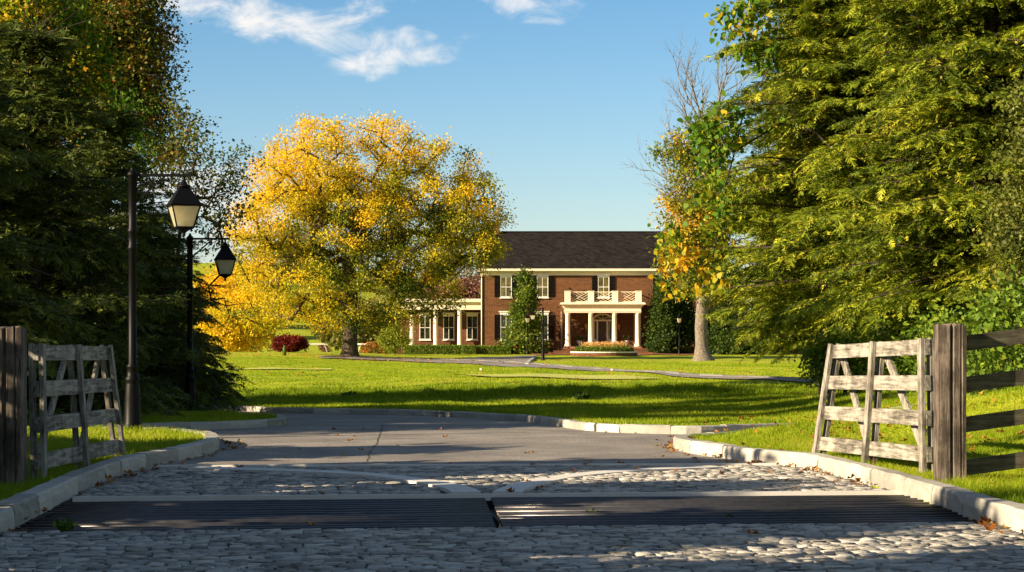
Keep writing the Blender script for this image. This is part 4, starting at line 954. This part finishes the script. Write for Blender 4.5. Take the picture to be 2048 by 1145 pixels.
pin(960, 752, 736, 'short practice pin with white flag on the left part of the putting green'); pin(1222, 754, 738, 'short practice pin with white flag on the right part of the putting green')
p = gp(569, 712, .12); o = tag(MB().lathe(0, 0, [(.11, 0), (.11, .5), (.05, .56), (.07, .62), (.0, .66)], 10).build('yard_marker', MT['evergreen']), 'small green marker post in front of the burgundy shrub', 'marker post'); o.location = (p[0], p[1], zsurf(*p))
# putting surfaces
def blob_sheet(name, L, R, off=.055): return tag(ribbon(name, L, R, MT['green'], off, 16), kind='structure')
g1n = [gl(905, 752.5), gl(960, 755.2), gl(1080, 758.5), gl(1200, 761), gl(1280, 761.8), gl(1330, 760.0)]; g1f = [gl(880, 751), gl(960, 750.6), gl(1080, 751.2), gl(1200, 753), gl(1280, 756), gl(1340, 759.0)]
blob_sheet('putting_green', resamp(g1n, 40), resamp(g1f, 40))
blob_sheet('putting_green', resamp([gl(455, 740.3), gl(540, 741.8), gl(660, 741.2)], 24), resamp([gl(445, 739.0), gl(540, 738.3), gl(665, 739.4)], 24))

# ------------------------------------------------------------------ shrubs and hedges
def shrub(name, label, px, pbot, D, w, hgt, mat, n=60, M=70, ls=.10, seed=1, cat='shrub', depth=None, group=None, flat=.0, bark='bark_dark', stems=True):
    x = (px - 1024) / F * D; z = zsurf(x, D); rng = np.random.default_rng(seed); dp = depth or w
    att = ellipsoid_pts(rng, n, (0, 0, hgt * .52), (w / 2 * .9, dp / 2 * .9, hgt * .46), .7)
    return leafy(name, label, cat, (x, D, z), att, [(0, 0, -.1), (0, 0, hgt * .12), (0, 0, hgt * .2)], rng, M, min(w, hgt) * .10, ls, lambda P, c, r: .5 + .10 * c + .22 * r + .15 * (P[:, 2] / hgt - .5), mat, bark, group, tip=.006, step=.5)
shrub('burgundy_shrub', 'rounded dense burgundy red shrub on the lawn crest', 579, 712, 151, 3.1, 1.25, 'burgundy', 110, 110, .12, 2)
shrub('purple_shrub', 'small round dusky purple shrub behind the lawn left of the maple trunk', 646, 705, 185, 1.3, 1.9, 'purple', 30, 60, .12, 3)
shrub('flowering_plants', 'bed of orange and red flowers beside the maple trunk', 752, 715, 157, 2.7, 1.0, 'redflowers', 60, 90, .10, 4, 'flower bed')
shrub('round_shrub', 'airy yellow green shrub with thin stems near the wing of the house', 790, 712, 155, 2.5, 2.3, 'yellowgreen', 60, 70, .13, 5)
shrub('rose_bush', 'pink rose bush left of the post top lantern by the house', 1031, 712, 166.5, 1.6, 1.35, 'roses', 40, 60, .10, 6, 'rose bush', group='rose bushes by the house')
shrub('rose_bush', 'red rose bush right of the post top lantern by the house', 1063, 712, 167, 1.4, 1.25, 'roses', 40, 60, .10, 7, 'rose bush', group='rose bushes by the house')
shrub('rose_bush', 'shaded rose bush beside the right post top lantern', 1378, 712, 167, 1.8, 1.2, 'roses', 40, 50, .10, 8, 'rose bush', group='rose bushes by the house')
def hedge(label, pa, pb, D, hgt, dep, mat, seed):
    xa, xb = (pa - 1024) / F * D, (pb - 1024) / F * D; z = zsurf((xa + xb) / 2, D); t = thing('hedge', label, 'hedge', ((xa + xb) / 2, D, z), group='clipped hedges before the house')
    rng = np.random.default_rng(seed); w = xb - xa; n = int(w * hgt * 2600); P = np.stack([rng.uniform(-w / 2, w / 2, n), rng.uniform(-dep / 2, dep / 2, n), rng.uniform(0.02, hgt, n)], -1)
    f = rng.integers(0, 3, n); P[f == 0, 1] = -dep / 2 + rng.normal(0, .03, (f == 0).sum()); P[f == 1, 2] = hgt + rng.normal(0, .03, (f == 1).sum())
    V, Fs, tn = inst(LEAF, LEAFF, P, frames(rng.normal(0, 1, (n, 3)), rng.normal(0, 1, (n, 3))), rng.uniform(.07, .13, n), rng.random(n)); np_obj('foliage', V, Fs, MT[mat], t, tone=tn)
    q = [(-w / 2 + .1 + (w - .2) * k / 20, .03 * (-1) ** k, .15 + (hgt * .5 if k % 2 else -.2)) for k in range(21)]
    MB().tube(q, [.02] * 21, 5).build('stem', MT['bark_dark'], t)
hedge('dark clipped box hedge in front of the white columned wing', 808, 925, 166, .70, .8, 'shrub', 1)
hedge('short lighter clipped hedge between two darker hedges', 924, 951, 165.5, .68, .8, 'shrub', 2)
hedge('dark clipped box hedge in front of the left house corner', 952, 1022, 166, .68, .8, 'shrub', 3)

# ------------------------------------------------------------------ trees
def evergreen(label, px, D, w, H, mat, seed, n=150, M=140, ls=.2, group='evergreens against the house'):
    x = (px - 1024) / F * D; rng = np.random.default_rng(seed); A = []
    while len(A) < n:
        zz = rng.random() ** 1.25; r = w / 2 * (1 - zz) ** .75 * math.sqrt(rng.uniform(.25, 1)); ph = rng.uniform(0, 6.283)
        A.append((r * math.cos(ph), r * math.sin(ph), .35 + zz * (H - .5)))
    leafy('evergreen_tree', label, 'evergreen tree', (x, D, zsurf(x, D)), np.array(A), [(0, 0, -.2), (0, 0, H * .3), (0, 0, H * .6), (0, 0, H * .85)], rng, M, .28, ls, lambda P, c, r: .55 + .18 * c + .2 * r, mat, 'bark_dark', group, tip=.012, zsc=.8)
evergreen('conical bright green evergreen between two house windows left of the portico', 1050, 167.2, 3.9, 7.0, 'evergreen', 11, 110, 110)
evergreen('dark broad evergreen against the brick wall right of the portico', 1328, 167, 2.9, 6.3, 'hedge', 12)
evergreen('dark evergreen just right of the grey trunk, against the end of the house', 1462, 166, 3.6, 7.4, 'hedge', 14, 130)
evergreen('dark evergreen half hidden by the drooping hemlock boughs near the low wing', 1535, 165, 3.6, 6.4, 'hedge', 15, 120)
evergreen('dark evergreen directly behind the grey trunk tree', 1368, 168, 2.6, 5.2, 'hedge', 13, 110)

def maple():
    rng = np.random.default_rng(21); D = 132.0; x = (699 - 1024) / F * D; z = zsurf(x, D); s = F / D
    # lobes of the crown outline read off the picture: (px, py, half width, half height) in picture pixels
    lob = [(640, 330, 105, 105), (750, 325, 95, 100), (880, 370, 90, 95), (955, 410, 62, 55), (560, 400, 95, 95), (515, 470, 60, 90), (700, 450, 130, 120), (840, 480, 110, 90), (600, 560, 120, 75), (740, 590, 100, 65), (510, 600, 85, 55),
           (930, 480, 75, 60), (870, 590, 75, 40), (660, 640, 85, 40), (560, 640, 90, 35), (800, 640, 45, 35), (965, 505, 38, 50), (985, 430, 38, 40), (770, 420, 80, 60), (690, 520, 90, 50), (800, 540, 80, 45)]
    P = []; wsum = sum(l[2] * l[3] for l in lob)
    for (px, py, a, b) in lob:
        n = max(8, int(760 * a * b / wsum)); k = 0
        while k < n:
            q = rng.uniform(-1, 1, 3); r = np.linalg.norm(q)
            if r > 1 or rng.random() > .35 + .65 * r: continue
            dy = 8.5 * math.sqrt(max(.12, 1 - ((px - 700) / 330) ** 2)); P.append(((px + q[0] * a - 699) / s, q[1] * dy * (.8 if py < 500 else .9), EYE + (HY - (py + q[2] * b)) / s - z)); k += 1
    A = np.array(P); A = A[A[:, 2] > 2.0]
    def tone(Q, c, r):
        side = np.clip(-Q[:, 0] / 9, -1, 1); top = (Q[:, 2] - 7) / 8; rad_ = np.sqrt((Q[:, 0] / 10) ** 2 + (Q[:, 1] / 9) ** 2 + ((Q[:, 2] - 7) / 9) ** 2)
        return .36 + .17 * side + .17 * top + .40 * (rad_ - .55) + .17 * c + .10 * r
    tr = [(0, 0, -.4), (.05, 0, 1.2), (0, .05, 2.4), (.1, 0, 3.8), (.0, 0, 5.2), (-.1, 0, 6.8)]
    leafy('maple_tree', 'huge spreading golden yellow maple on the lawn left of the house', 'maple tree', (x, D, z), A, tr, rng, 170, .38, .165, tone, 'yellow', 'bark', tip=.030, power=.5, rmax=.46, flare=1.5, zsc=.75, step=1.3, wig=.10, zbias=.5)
maple()
def dead_limbs(segs, rng):
    out = []
    def grow(p, d, L, r, depth):
        pts = [p]; n = 5; dd = d.copy()
        for k in range(n):
            dd = dd + rng.normal(0, .13, 3); dd[2] += .05; dd /= np.linalg.norm(dd); pts.append(pts[-1] + dd * L / n)
        out.append(([tuple(q) for q in pts], [r * (1 - .75 * k / n) for k in range(n + 1)]))
        if depth == 0: return
        for k in range(1, n + 1):
            for _ in range(2 if k > 2 else 1):
                v = rng.normal(0, 1, 3); v -= dd * v.dot(dd); v /= np.linalg.norm(v); c = dd * math.cos(.6) + v * math.sin(.6); c[2] += .12
                grow(pts[k], c / np.linalg.norm(c), L * rng.uniform(.28, .5), r * (1 - .75 * k / n) * .7 + .004, depth - 1)
    for a, b in segs:
        a, b = np.array(a), np.array(b); L = np.linalg.norm(b - a); grow(a, (b - a) / L, L, .055 + .008 * L, 2)
    return out
def leaf_tree(name, label, cat, px, D, lobes, mat, tonef, seed, M=90, rc=.4, ls=.18, n=200, dep=3, bark='bark', tip=.02, rmax=.3, trunkpts=None, bare=None, group=None, flare=1.25, basepx=None, **kw):
    rng = np.random.default_rng(seed); x = (px - 1024) / F * D; z = zsurf(x, D); s = F / D; P = []; ws = sum(l[2] * l[3] for l in lobes)
    for (lx, ly, a, b) in lobes:
        for k in range(max(2, int(n * a * b / ws))):
            while True:
                q = rng.uniform(-1, 1, 3); r = np.linalg.norm(q)
                if r < 1 and rng.random() < .3 + .7 * r: break
            P.append(((lx + q[0] * a - px) / s, q[1] * min(dep, max(a, b) / s * 1.2), EYE + (HY - (ly + q[2] * b)) / s - z))
    B_ = None
    if bare is not None: B_ = np.array([((bx_ - px) / s, rng.uniform(-1, 1), EYE + (HY - by_) / s - z) for bx_, by_ in bare])
    if 'limbs' in kw: kw['limbs'] = dead_limbs([(((a - px) / s, 0, EYE + (HY - b) / s - z), ((c - px) / s, rng.uniform(-1.5, 1.5), EYE + (HY - d) / s - z)) for a, b, c, d in kw['limbs']], rng)
    tp = [((tx - px) / s, 0, EYE + (HY - ty) / s - z) for tx, ty in trunkpts] if trunkpts else [(0, 0, -.3), (0, 0, 1), (0, 0, 2), (0, 0, 3)]
    tp[0] = (tp[0][0], 0, -.4)
    return leafy(name, label, cat, (x, D, z), np.array(P), tp, rng, M, rc, ls, tonef, mat, bark, group, tip=tip, rmax=rmax, bare=B_, flare=flare, **kw)
# grey trunk tree before the house, half dead at the top
leaf_tree('grey_trunk_tree', 'tall half bare tree with flaring grey trunk and orange and green leaves before the house', 'tree', 1407, 125, [(1390, 300, 60, 35), (1345, 305, 35, 22), (1400, 350, 55, 45), (1385, 400, 60, 45), (1380, 460, 55, 45), (1430, 250, 40, 40), (1440, 420, 60, 70), (1355, 405, 25, 20), (1370, 520, 50, 25), (1352, 500, 32, 50), (1385, 560, 40, 28), (1430, 520, 40, 60)], 'mixed',
    lambda P, c, r: .36 + .26 * np.exp(-((P[:, 2] - 9.0) / 2.4) ** 2) * (P[:, 0] < .5) + .14 * c + .12 * r, 31, M=110, rc=.42, ls=.20, n=230, dep=3.5, bark='bark_grey', tip=.026, rmax=.46, flare=1.9,
    trunkpts=[(1407, 722), (1403, 690), (1402, 655), (1405, 610), (1412, 560), (1420, 500), (1425, 440), (1425, 380), (1420, 300)], wig=.07, power=.5, limbs=[(1422, 310, 1372, 150), (1421, 300, 1402, 130), (1421, 300, 1440, 115), (1422, 320, 1345, 215), (1422, 310, 1465, 150), (1423, 400, 1310, 300), (1424, 430, 1305, 345), (1422, 460, 1318, 400)])

# background trees, far
def far_tree(label, px, D, w, H, seed, mat='distant', t0=.4, base=.15, group='trees far behind the lawn', M=110, ls=.45, n=60):
    rng = np.random.default_rng(seed); x = (px - 1024) / F * D; z = zsurf(x, D)
    A = ellipsoid_pts(rng, n, (0, 0, H * (.5 + base * .5)), (w / 2 * .9, w / 2 * .9, H * (.5 - base * .5) * .93), .6)
    leafy('background_tree', label, 'tree', (x, D, z), A, [(0, 0, -.3), (0, 0, H * .12), (0, 0, H * .22), (0, 0, H * .4)], rng, M, w * .085, ls, lambda P, c, r: t0 + .13 * c + .16 * r + .15 * (P[:, 2] / H - .5), mat, 'bark', group, tip=.04)
far_tree('golden tree behind the street lamps left of the maple', 470, 175, 8.5, 8.6, 41, 'yellow', .68, .1, M=260, ls=.26, n=110)
far_tree('olive tree low on the far left slope behind the lamps', 440, 300, 12, 9, 42, 'distant', .55)
far_tree('dark round tree at the foot of the far slope', 495, 330, 9, 6, 43, 'hedge', .6)
far_tree('yellowing tree on the slope seen under the maple', 560, 420, 13, 11, 44, 'distant', .7)
far_tree('green tree right of the maple trunk beyond the carts', 735, 230, 8, 6.5, 45, 'distant', .5)
far_tree('low green tree close behind the maple trunk', 690, 260, 7, 5.5, 46, 'distant', .45)
far_tree('reddish purple tree showing over the wing roof', 925, 300, 10, 11.0, 47, 'purple', .4)
far_tree('yellow green tree behind the wing roof left part', 840, 330, 14, 9.0, 48, 'distant', .6)
far_tree('tall thin leaved tree on the ridge beyond the wing', 900, 420, 16, 19, 49, 'distant', .55)
far_tree('bushy tree on the ridge left of the maple crown', 620, 500, 18, 12, 50, 'distant', .5)
rng_ = np.random.default_rng(60)
for i, (px, D, hh) in enumerate([(465, 200, 4.6), (510, 205, 5.2), (535, 212, 4.8)]):
    leaf_tree('sapling', ['thin pale sapling with few yellow leaves, leftmost of the three left of the burgundy shrub', 'thin pale sapling with few yellow leaves, middle of the three left of the burgundy shrub', 'thin pale sapling nearest the burgundy shrub'][i], 'sapling', px, D, [(px, 674 - (hh * .55 - 1.5) * F / D, 18, 24)], 'yellow', lambda P, c, r: .55 + .2 * r, 70 + i, M=14, rc=.3, ls=.16, n=45, dep=1.2, bark='bark_grey', tip=.012, rmax=.06, trunkpts=[(px, 712), (px, 700), (px + 1, 690), (px, 680)], group='saplings behind the lawn')

# conifers and broadleaf trees framing the view
gz = lambda px, D: ((px - 1024) / F * D, D, zsurf((px - 1024) / F * D, D))
H1 = hemlock('hemlock_tree', 'tallest sunlit hemlock filling the picture right of the grey trunk tree', gz(1765, 50), 30, 4.5, 460, 'hem_sun', 101, 2.3, 'hemlocks right of the road', vis=11, tw=.26, spl=.36, power=.62)
H2 = hemlock('hemlock_tree', 'sunlit hemlock at the right picture edge behind the rail fence', gz(1990, 39), 24, 3.5, 340, 'hem_sun', 102, 1.7, 'hemlocks right of the road', vis=9, tw=.22, spl=.29, power=.62)
copy_tree(H1, (14.4, 62, zsurf(13.4, 61)), 2.1, .95, 'shaded hemlock behind the two sunlit ones on the right')
copy_tree(H1, gz(1640, 63), 4.1, .62, 'hemlock standing behind the low one, its top left of the tallest hemlock')
H3 = hemlock('hemlock_tree', 'shorter hemlock with low drooping branches above the lawn, left of the right gate', gz(1648, 57), 12.0, 3.35, 300, 'hem_sun', 103, 2.5, 'hemlocks right of the road', vis=99, power=.6, tw=.26, spl=.36)
D1 = hemlock('hemlock_tree', 'dark shaded conifer at the left picture edge behind the left gate', (-8.9, 37, zsurf(-9.4, 37)), 6.9, 3.0, 300, 'hem_shade', 104, .3, 'dark conifers left of the road', vis=99, tw=.26, spl=.36, power=.6)
D2 = hemlock('hemlock_tree', 'dark shaded conifer behind the tallest street lamp', (-9.4, 46, zsurf(-9.6, 47)), 6.9, 3.1, 300, 'hem_shade', 105, .3, 'dark conifers left of the road', vis=99, tw=.24, spl=.36, power=.6)
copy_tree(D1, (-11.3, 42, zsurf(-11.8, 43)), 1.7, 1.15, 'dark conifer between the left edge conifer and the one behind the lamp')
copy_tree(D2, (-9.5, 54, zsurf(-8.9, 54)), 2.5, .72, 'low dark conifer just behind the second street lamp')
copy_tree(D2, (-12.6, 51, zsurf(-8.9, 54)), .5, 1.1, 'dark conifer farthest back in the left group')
# trees outside the picture on the left that shade the road
copy_tree(D2, (-10.5, 32, 0), 4.0, 1.25, 'dark conifer beyond the left picture edge')
copy_tree(D2, (-15.5, 36, 0), .6, 1.5, 'dark conifer farther beyond the left picture edge')
copy_tree(D2, (-9.0, 0, 0), 3.0, 1.5, 'dark conifer left of the camera')
for i, (x, y, w, hh) in enumerate([(-8.6, 3.6, 4.5, 6.0), (-9.2, 7.6, 4.6, 6.2), (-9.8, 10.7, 4.8, 5.4), (-9.6, 14.8, 3.8, 4.3), (-9.0, 18.7, 3.6, 4.1), (-8.4, 23.4, 3.4, 2.5)]):
    evergreen('dense bush in the verge left of the camera, %s from the viewer' % ['nearest', 'second', 'third', 'fourth', 'fifth', 'farthest'][i], 1024 + x / y * F, y, w, hh, 'hedge', 200 + i, 70, 150, .3, 'bushes in the verge left of the camera')
leaf_tree('broadleaf_tree', 'tall tree with small dark red and green leaves above the left conifers', 'tree', 190, 57, [(215, 40, 110, 110), (275, 110, 55, 90), (290, 220, 45, 75), (200, 180, 90, 90), (120, 60, 110, 90), (330, 300, 35, 40)], 'redleaf',
    lambda P, c, r: .40 + .2 * c + .14 * r, 110, M=110, rc=.30, ls=.11, n=480, dep=2.5, bark='bark_dark', tip=.008, rmax=.16, trunkpts=[(190, 800), (192, 650), (200, 500), (205, 350), (210, 200)])
leaf_tree('broadleaf_tree', 'green and golden leaved tree at the top left picture corner', 'tree', 60, 46, [(40, 30, 130, 90), (120, 120, 90, 90), (40, 150, 110, 100), (150, 220, 50, 60)], 'redbud',
    lambda P, c, r: .50 + .22 * c + .14 * r, 111, M=100, rc=.27, ls=.11, n=380, dep=2.5, bark='bark_dark', tip=.009, rmax=.16, trunkpts=[(60, 840), (55, 650), (60, 450), (62, 300)])
leaf_tree('broadleaf_tree', 'leafy bush with yellow green leaves in front of the dark conifers', 'bush', 255, 50, [(220, 230, 60, 50), (250, 320, 60, 70), (190, 300, 50, 50)], 'redbud',
    lambda P, c, r: .3 + .16 * c + .12 * r, 112, M=55, rc=.26, ls=.10, n=90, dep=2, bark='bark_dark', tip=.008, rmax=.1, trunkpts=[(255, 820), (252, 650), (250, 480), (250, 400)])
# thin leaved shrubby tree behind the second lamp
rb = random.Random(12); bare = [(rb.uniform(400, 540), rb.uniform(540, 680)) for _ in range(34)] + [(rb.uniform(430, 525), rb.uniform(320, 560)) for _ in range(26)]
leaf_tree('thin_tree', 'thin many stemmed tree with sparse small dark leaves behind the street lamp lanterns', 'tree', 345, 54, [(365, 330, 50, 90), (410, 360, 55, 85), (455, 390, 45, 70), (395, 260, 45, 40), (480, 330, 40, 40), (350, 240, 25, 60), (430, 470, 40, 60)], 'redleaf',
    lambda P, c, r: .25 + .16 * c + .16 * r, 113, M=11, rc=.16, ls=.10, n=330, dep=1.6, bark='bark_dark', tip=.0045, rmax=.05, trunkpts=[(345, 830), (348, 700), (352, 560), (360, 460), (368, 380)], bare=bare, wig=.06, step=.45, flare=1.1)
# redbud with big leaves in front of the right hemlocks
leaf_tree('redbud_tree', 'redbud with large heart shaped yellow and green leaves in front of the right hemlocks', 'redbud tree', 1760, 48.2, [(1440, 285, 42, 45), (1400, 250, 22, 15), (1415, 320, 20, 20), (1460, 240, 30, 20), (1475, 50, 30, 35), (1530, 95, 40, 40), (1500, 10, 40, 25), (1440, 395, 30, 25), (1360, 500, 32, 36), (1345, 560, 14, 32), (1405, 550, 28, 28), (1430, 460, 22, 30), (1560, 240, 10, 12)], 'redbud',
    lambda P, c, r: np.clip(.44 + .30 * np.exp(-((P[:, 2] - 3.0) / 1.3) ** 2) + .22 * c + .10 * r, 0, 1), 120, M=17, rc=.19, ls=.14, n=95, dep=.8, bark='bark_dark', tip=.003, rmax=.035, trunkpts=[(1760, 830), (1755, 700), (1745, 560), (1730, 430), (1700, 330)], LT=BIG, LF=BIGF, droop=1.2, upb=.2, zsc=1.0, flare=1.1)
for i, (px, D, w, hh, mat, lab) in enumerate([(1690, 47, 2.0, 1.5, 'shrub', 'bright green shrub behind the top rail of the right gate'), (1850, 40, 2.6, 1.9, 'shrub', 'bright green leafy shrub behind the thick split post'), (1960, 33, 2.2, 1.8, 'shrub', 'leafy green shrub behind the right rail fence'), (2070, 30, 2.2, 2.0, 'shrub', 'leafy green shrub cut by the right picture edge'), (1780, 52, 3.4, 2.1, 'hedge', 'dark shrub under the tallest hemlock')]):
    shrub('leafy_shrub', lab, px, 760, D, w, hh, mat, 70, 90, .10, 130 + i, group='shrubs under the right hemlocks')
leaf_tree('vine_tree', 'narrow tree smothered in small olive leaves at the right picture edge', 'tree', 2075, 36, [(2060, 330, 55, 90), (2050, 450, 60, 90), (2075, 220, 40, 70), (2060, 560, 50, 60)], 'olive', lambda P, c, r: .5 + .15 * c + .2 * r, 140, M=90, rc=.22, ls=.085, n=150, dep=1, bark='bark_dark', tip=.01, rmax=.14, trunkpts=[(2075, 800), (2075, 650), (2072, 500), (2070, 350)])

# ------------------------------------------------------------------ grass blades, weeds and fallen leaves
def inpoly(X, Y, P):
    ins = np.zeros(X.shape, bool); n = len(P)
    for i in range(n):
        ax, ay = P[i]; bx, by = P[(i + 1) % n]
        if ay == by: continue
        ins ^= ((ay > Y) != (by > Y)) & (X < (bx - ax) * (Y - ay) / (by - ay) + ax)
    return ins
DRP = resamp(dr_near) + resamp(dr_far)[::-1]
def grass():
    rng = np.random.default_rng(77)
    def batch(n, d0, d1, hb, wb, pw=1.0):
        y = d0 + (d1 - d0) * rng.random(n) ** pw; x = rng.uniform(-1, 1, n) * (y * .262 + .4); d = sdist(x, y); k = d < -.19; k &= ~(inpoly(x, y, ga_) | inpoly(x, y, gb_) | inpoly(x, y, DRP)); x, y = x[k], y[k]
        z = zlawn(x, y); m = len(x); a = rng.uniform(0, 2 * math.pi, m); hh = hb * rng.uniform(.5, 1.3, m) * (1 + .35 * np.sin(x * 2.1 + np.sin(y * 1.3) * 2)); ww = wb * rng.uniform(.7, 1.3, m)
        ln = rng.normal(0, .55, (m, 2)) * hh[:, None]; A = np.stack([x - np.cos(a) * ww, y - np.sin(a) * ww, z - .01], -1); B_ = np.stack([x + np.cos(a) * ww, y + np.sin(a) * ww, z - .01], -1); T_ = np.stack([x + ln[:, 0], y + ln[:, 1], z + hh], -1)
        V = np.stack([A, B_, T_], 1).reshape(-1, 3); patch = .5 + .22 * np.sin(x * .9 + 2 * np.sin(y * .45)) * np.sin(y * .8 + x * .3); rr = np.hypot(x + 6, (y - 78) * .8); patch = patch * .7 + .16 + np.where(y > 58, .16 * np.sin(rr * 3.1 + .8 * np.sin(x * .5)), .07 * np.sin(x * 6 + y * .7)) + .14 * ((np.sin(x * .31 + 1.7 * np.sin(y * .13)) > .55) & (y > 62)); t = np.clip(patch + rng.normal(0, .18 if d0 < 50 else .09, m), 0, 1); t = np.repeat(t, 3); t[2::3] = np.clip(t[2::3] + .12, 0, 1)
        return V, t
    Vs, Ts = [], []
    ga_ = g1n + g1f[::-1]; gb_ = [gl(455, 740.3), gl(540, 741.8), gl(660, 741.2), gl(665, 739.4), gl(540, 738.3), gl(445, 739.0)]
    for a in [(340000, 60, 115, .042, .013, 1), (300000, 14.5, 26, .055, .0035, .8), (220000, 26, 46, .06, .006, 1), (170000, 44, 60, .06, .010, 1)]:
        V, t = batch(*a); Vs.append(V); Ts.append(t)
    # rough band along the foot of the mound
    n = 60000; y = 59 + rng.normal(0, 1.0, n) ; x = rng.uniform(-10, 14, n); y = y + .8 * np.sin(x * .35) + np.where(x > 3, (x - 3) * .35, 0); z = zlawn(x, y); hh = .14 * rng.uniform(.4, 1.4, n) * (.6 + .5 * np.sin(x * 2 + np.sin(x * 5))**2); a = rng.uniform(0, 6.28, n); w = .014
    A = np.stack([x - np.cos(a) * w, y - np.sin(a) * w, z - .01], -1); B_ = np.stack([x + np.cos(a) * w, y + np.sin(a) * w, z - .01], -1); T_ = np.stack([x + rng.normal(0, .06, n), y + rng.normal(0, .06, n), z + hh], -1)
    Vs.append(np.stack([A, B_, T_], 1).reshape(-1, 3)); Ts.append(np.repeat(np.clip(rng.normal(.45, .2, n), 0, 1), 3))
    V = np.concatenate(Vs); tag(np_obj('grass', V, np.arange(len(V)).reshape(-1, 3), MT['blade'], tone=np.concatenate(Ts)), kind='stuff')
grass()
def fallen():
    rng = np.random.default_rng(5); P = []
    def ongrass(n, cx, cy, sx, sy):
        for _ in range(n): P.append((rng.normal(cx, sx), rng.normal(cy, sy), .05))
    ongrass(320, 4.8, 28, 1.0, 3.2); ongrass(60, 6, 33, 2, 4); ongrass(60, 9, 45, 3, 6); ongrass(40, 5.5, 20, .8, 1.5); ongrass(30, 0, 50, 8, 2); ongrass(500, -10, 124, 7, 9); ongrass(160, 0, 85, 9, 15)
    for c in (CURBS[0], CURBS[3]):
        for _ in range(130):
            i = rng.integers(0, len(c)); x, y = c[i]; sg = -1 if c is CURBS[0] else 1; P.append((x + sg * abs(rng.normal(0, .10)) + sg * .03, y + rng.normal(0, .3), .015))
    for _ in range(60): P.append((rng.uniform(-3.4, 3.4), rng.uniform(15, 34), .012))
    P = np.array(P); y = P[:, 1]; d = sdist(P[:, 0], y); keep = ~in_quad(P[:, 0], y, GUARD, 0) & (np.abs(d + .08) > .1); P = P[keep]; d = d[keep]
    z = np.where(d > 0, h(P[:, 0], P[:, 1]), zlawn(P[:, 0], P[:, 1])) + np.where(d > 0, .012, .045); P[:, 2] = z; n = len(P)
    T = np.array([(0, 0, .1), (.25, .35, .3), (.45, .12, .02), (.75, .4, .25), (1, 0, .1), (.75, -.35, .3), (.45, -.12, 0), (.25, -.4, .2)]); TF = np.array([(0, 1, 2, 6), (2, 3, 4, 6), (0, 6, 7, 7), (6, 4, 5, 5)]); TF = np.array([(0, 1, 2), (0, 2, 6), (0, 6, 7), (2, 3, 4), (2, 4, 6), (6, 4, 5)])
    dd = rng.normal(0, 1, (n, 3)); dd[:, 2] *= .15; up = rng.normal(0, .4, (n, 3)); up[:, 2] = 1
    V, Fs, tn = inst(T, TF, P, frames(dd, up), rng.uniform(.05, .11, n) * (1 + .6 * (P[:, 1] > 60)), np.clip(rng.random(n) + .3 * (P[:, 1] > 60), 0, 1)); tag(np_obj('fallen_leaves', V, Fs, MT['fallen'], tone=tn), kind='stuff')
fallen()
def weed(label, x, y, z, s, n=60, seed=1, mat='shrub', cat='weed'):
    rng = np.random.default_rng(seed); t = thing('weed', label, cat, (x, y, z)); d = rng.normal(0, 1, (n, 3)); d[:, 2] = np.abs(d[:, 2]) + .4; P = rng.normal(0, .25, (n, 3)) * s; P[:, 2] = np.abs(P[:, 2]) * .8
    V, Fs, tn = inst(LEAF, LEAFF, P, frames(d, rng.normal(0, 1, (n, 3))), np.full(n, s * .35), rng.random(n)); np_obj('leaves', V, Fs, MT[mat], t, tone=tn)
    MB().tube([(0, 0, -.05), (0, 0, s * .6)], [.006, .003], 4).build('stem', MT['bark_dark'], t)
x, y = gp(505, 790, .12); weed('broad leaved weed standing in the rough left of centre', x, y, zsurf(x, y), .30, 40, 1, 'evergreen')
x, y = gp(697, 795, .12); weed('dark tuft of weeds in the rough below the maple', x, y, zsurf(x, y), .32, 60, 2, 'hedge')
x, y = gp(1163, 800, .12); weed('dark tuft of weeds at the foot of the mound, right of centre', x, y, zsurf(x, y), .40, 70, 3, 'hedge')
x, y = gp(125, 1056); weed('small weed growing through the near left corner of the cattle guard', x, y, -.03, .16, 50, 4, 'evergreen')
x, y = gp(1185, 1022); weed('small weed between the bars right of the guard centre', x, y, -.06, .12, 40, 5, 'evergreen')
x, y = gp(1460, 1027); weed('tiny weed between the bars toward the right kerb', x, y, -.06, .09, 30, 6, 'evergreen')
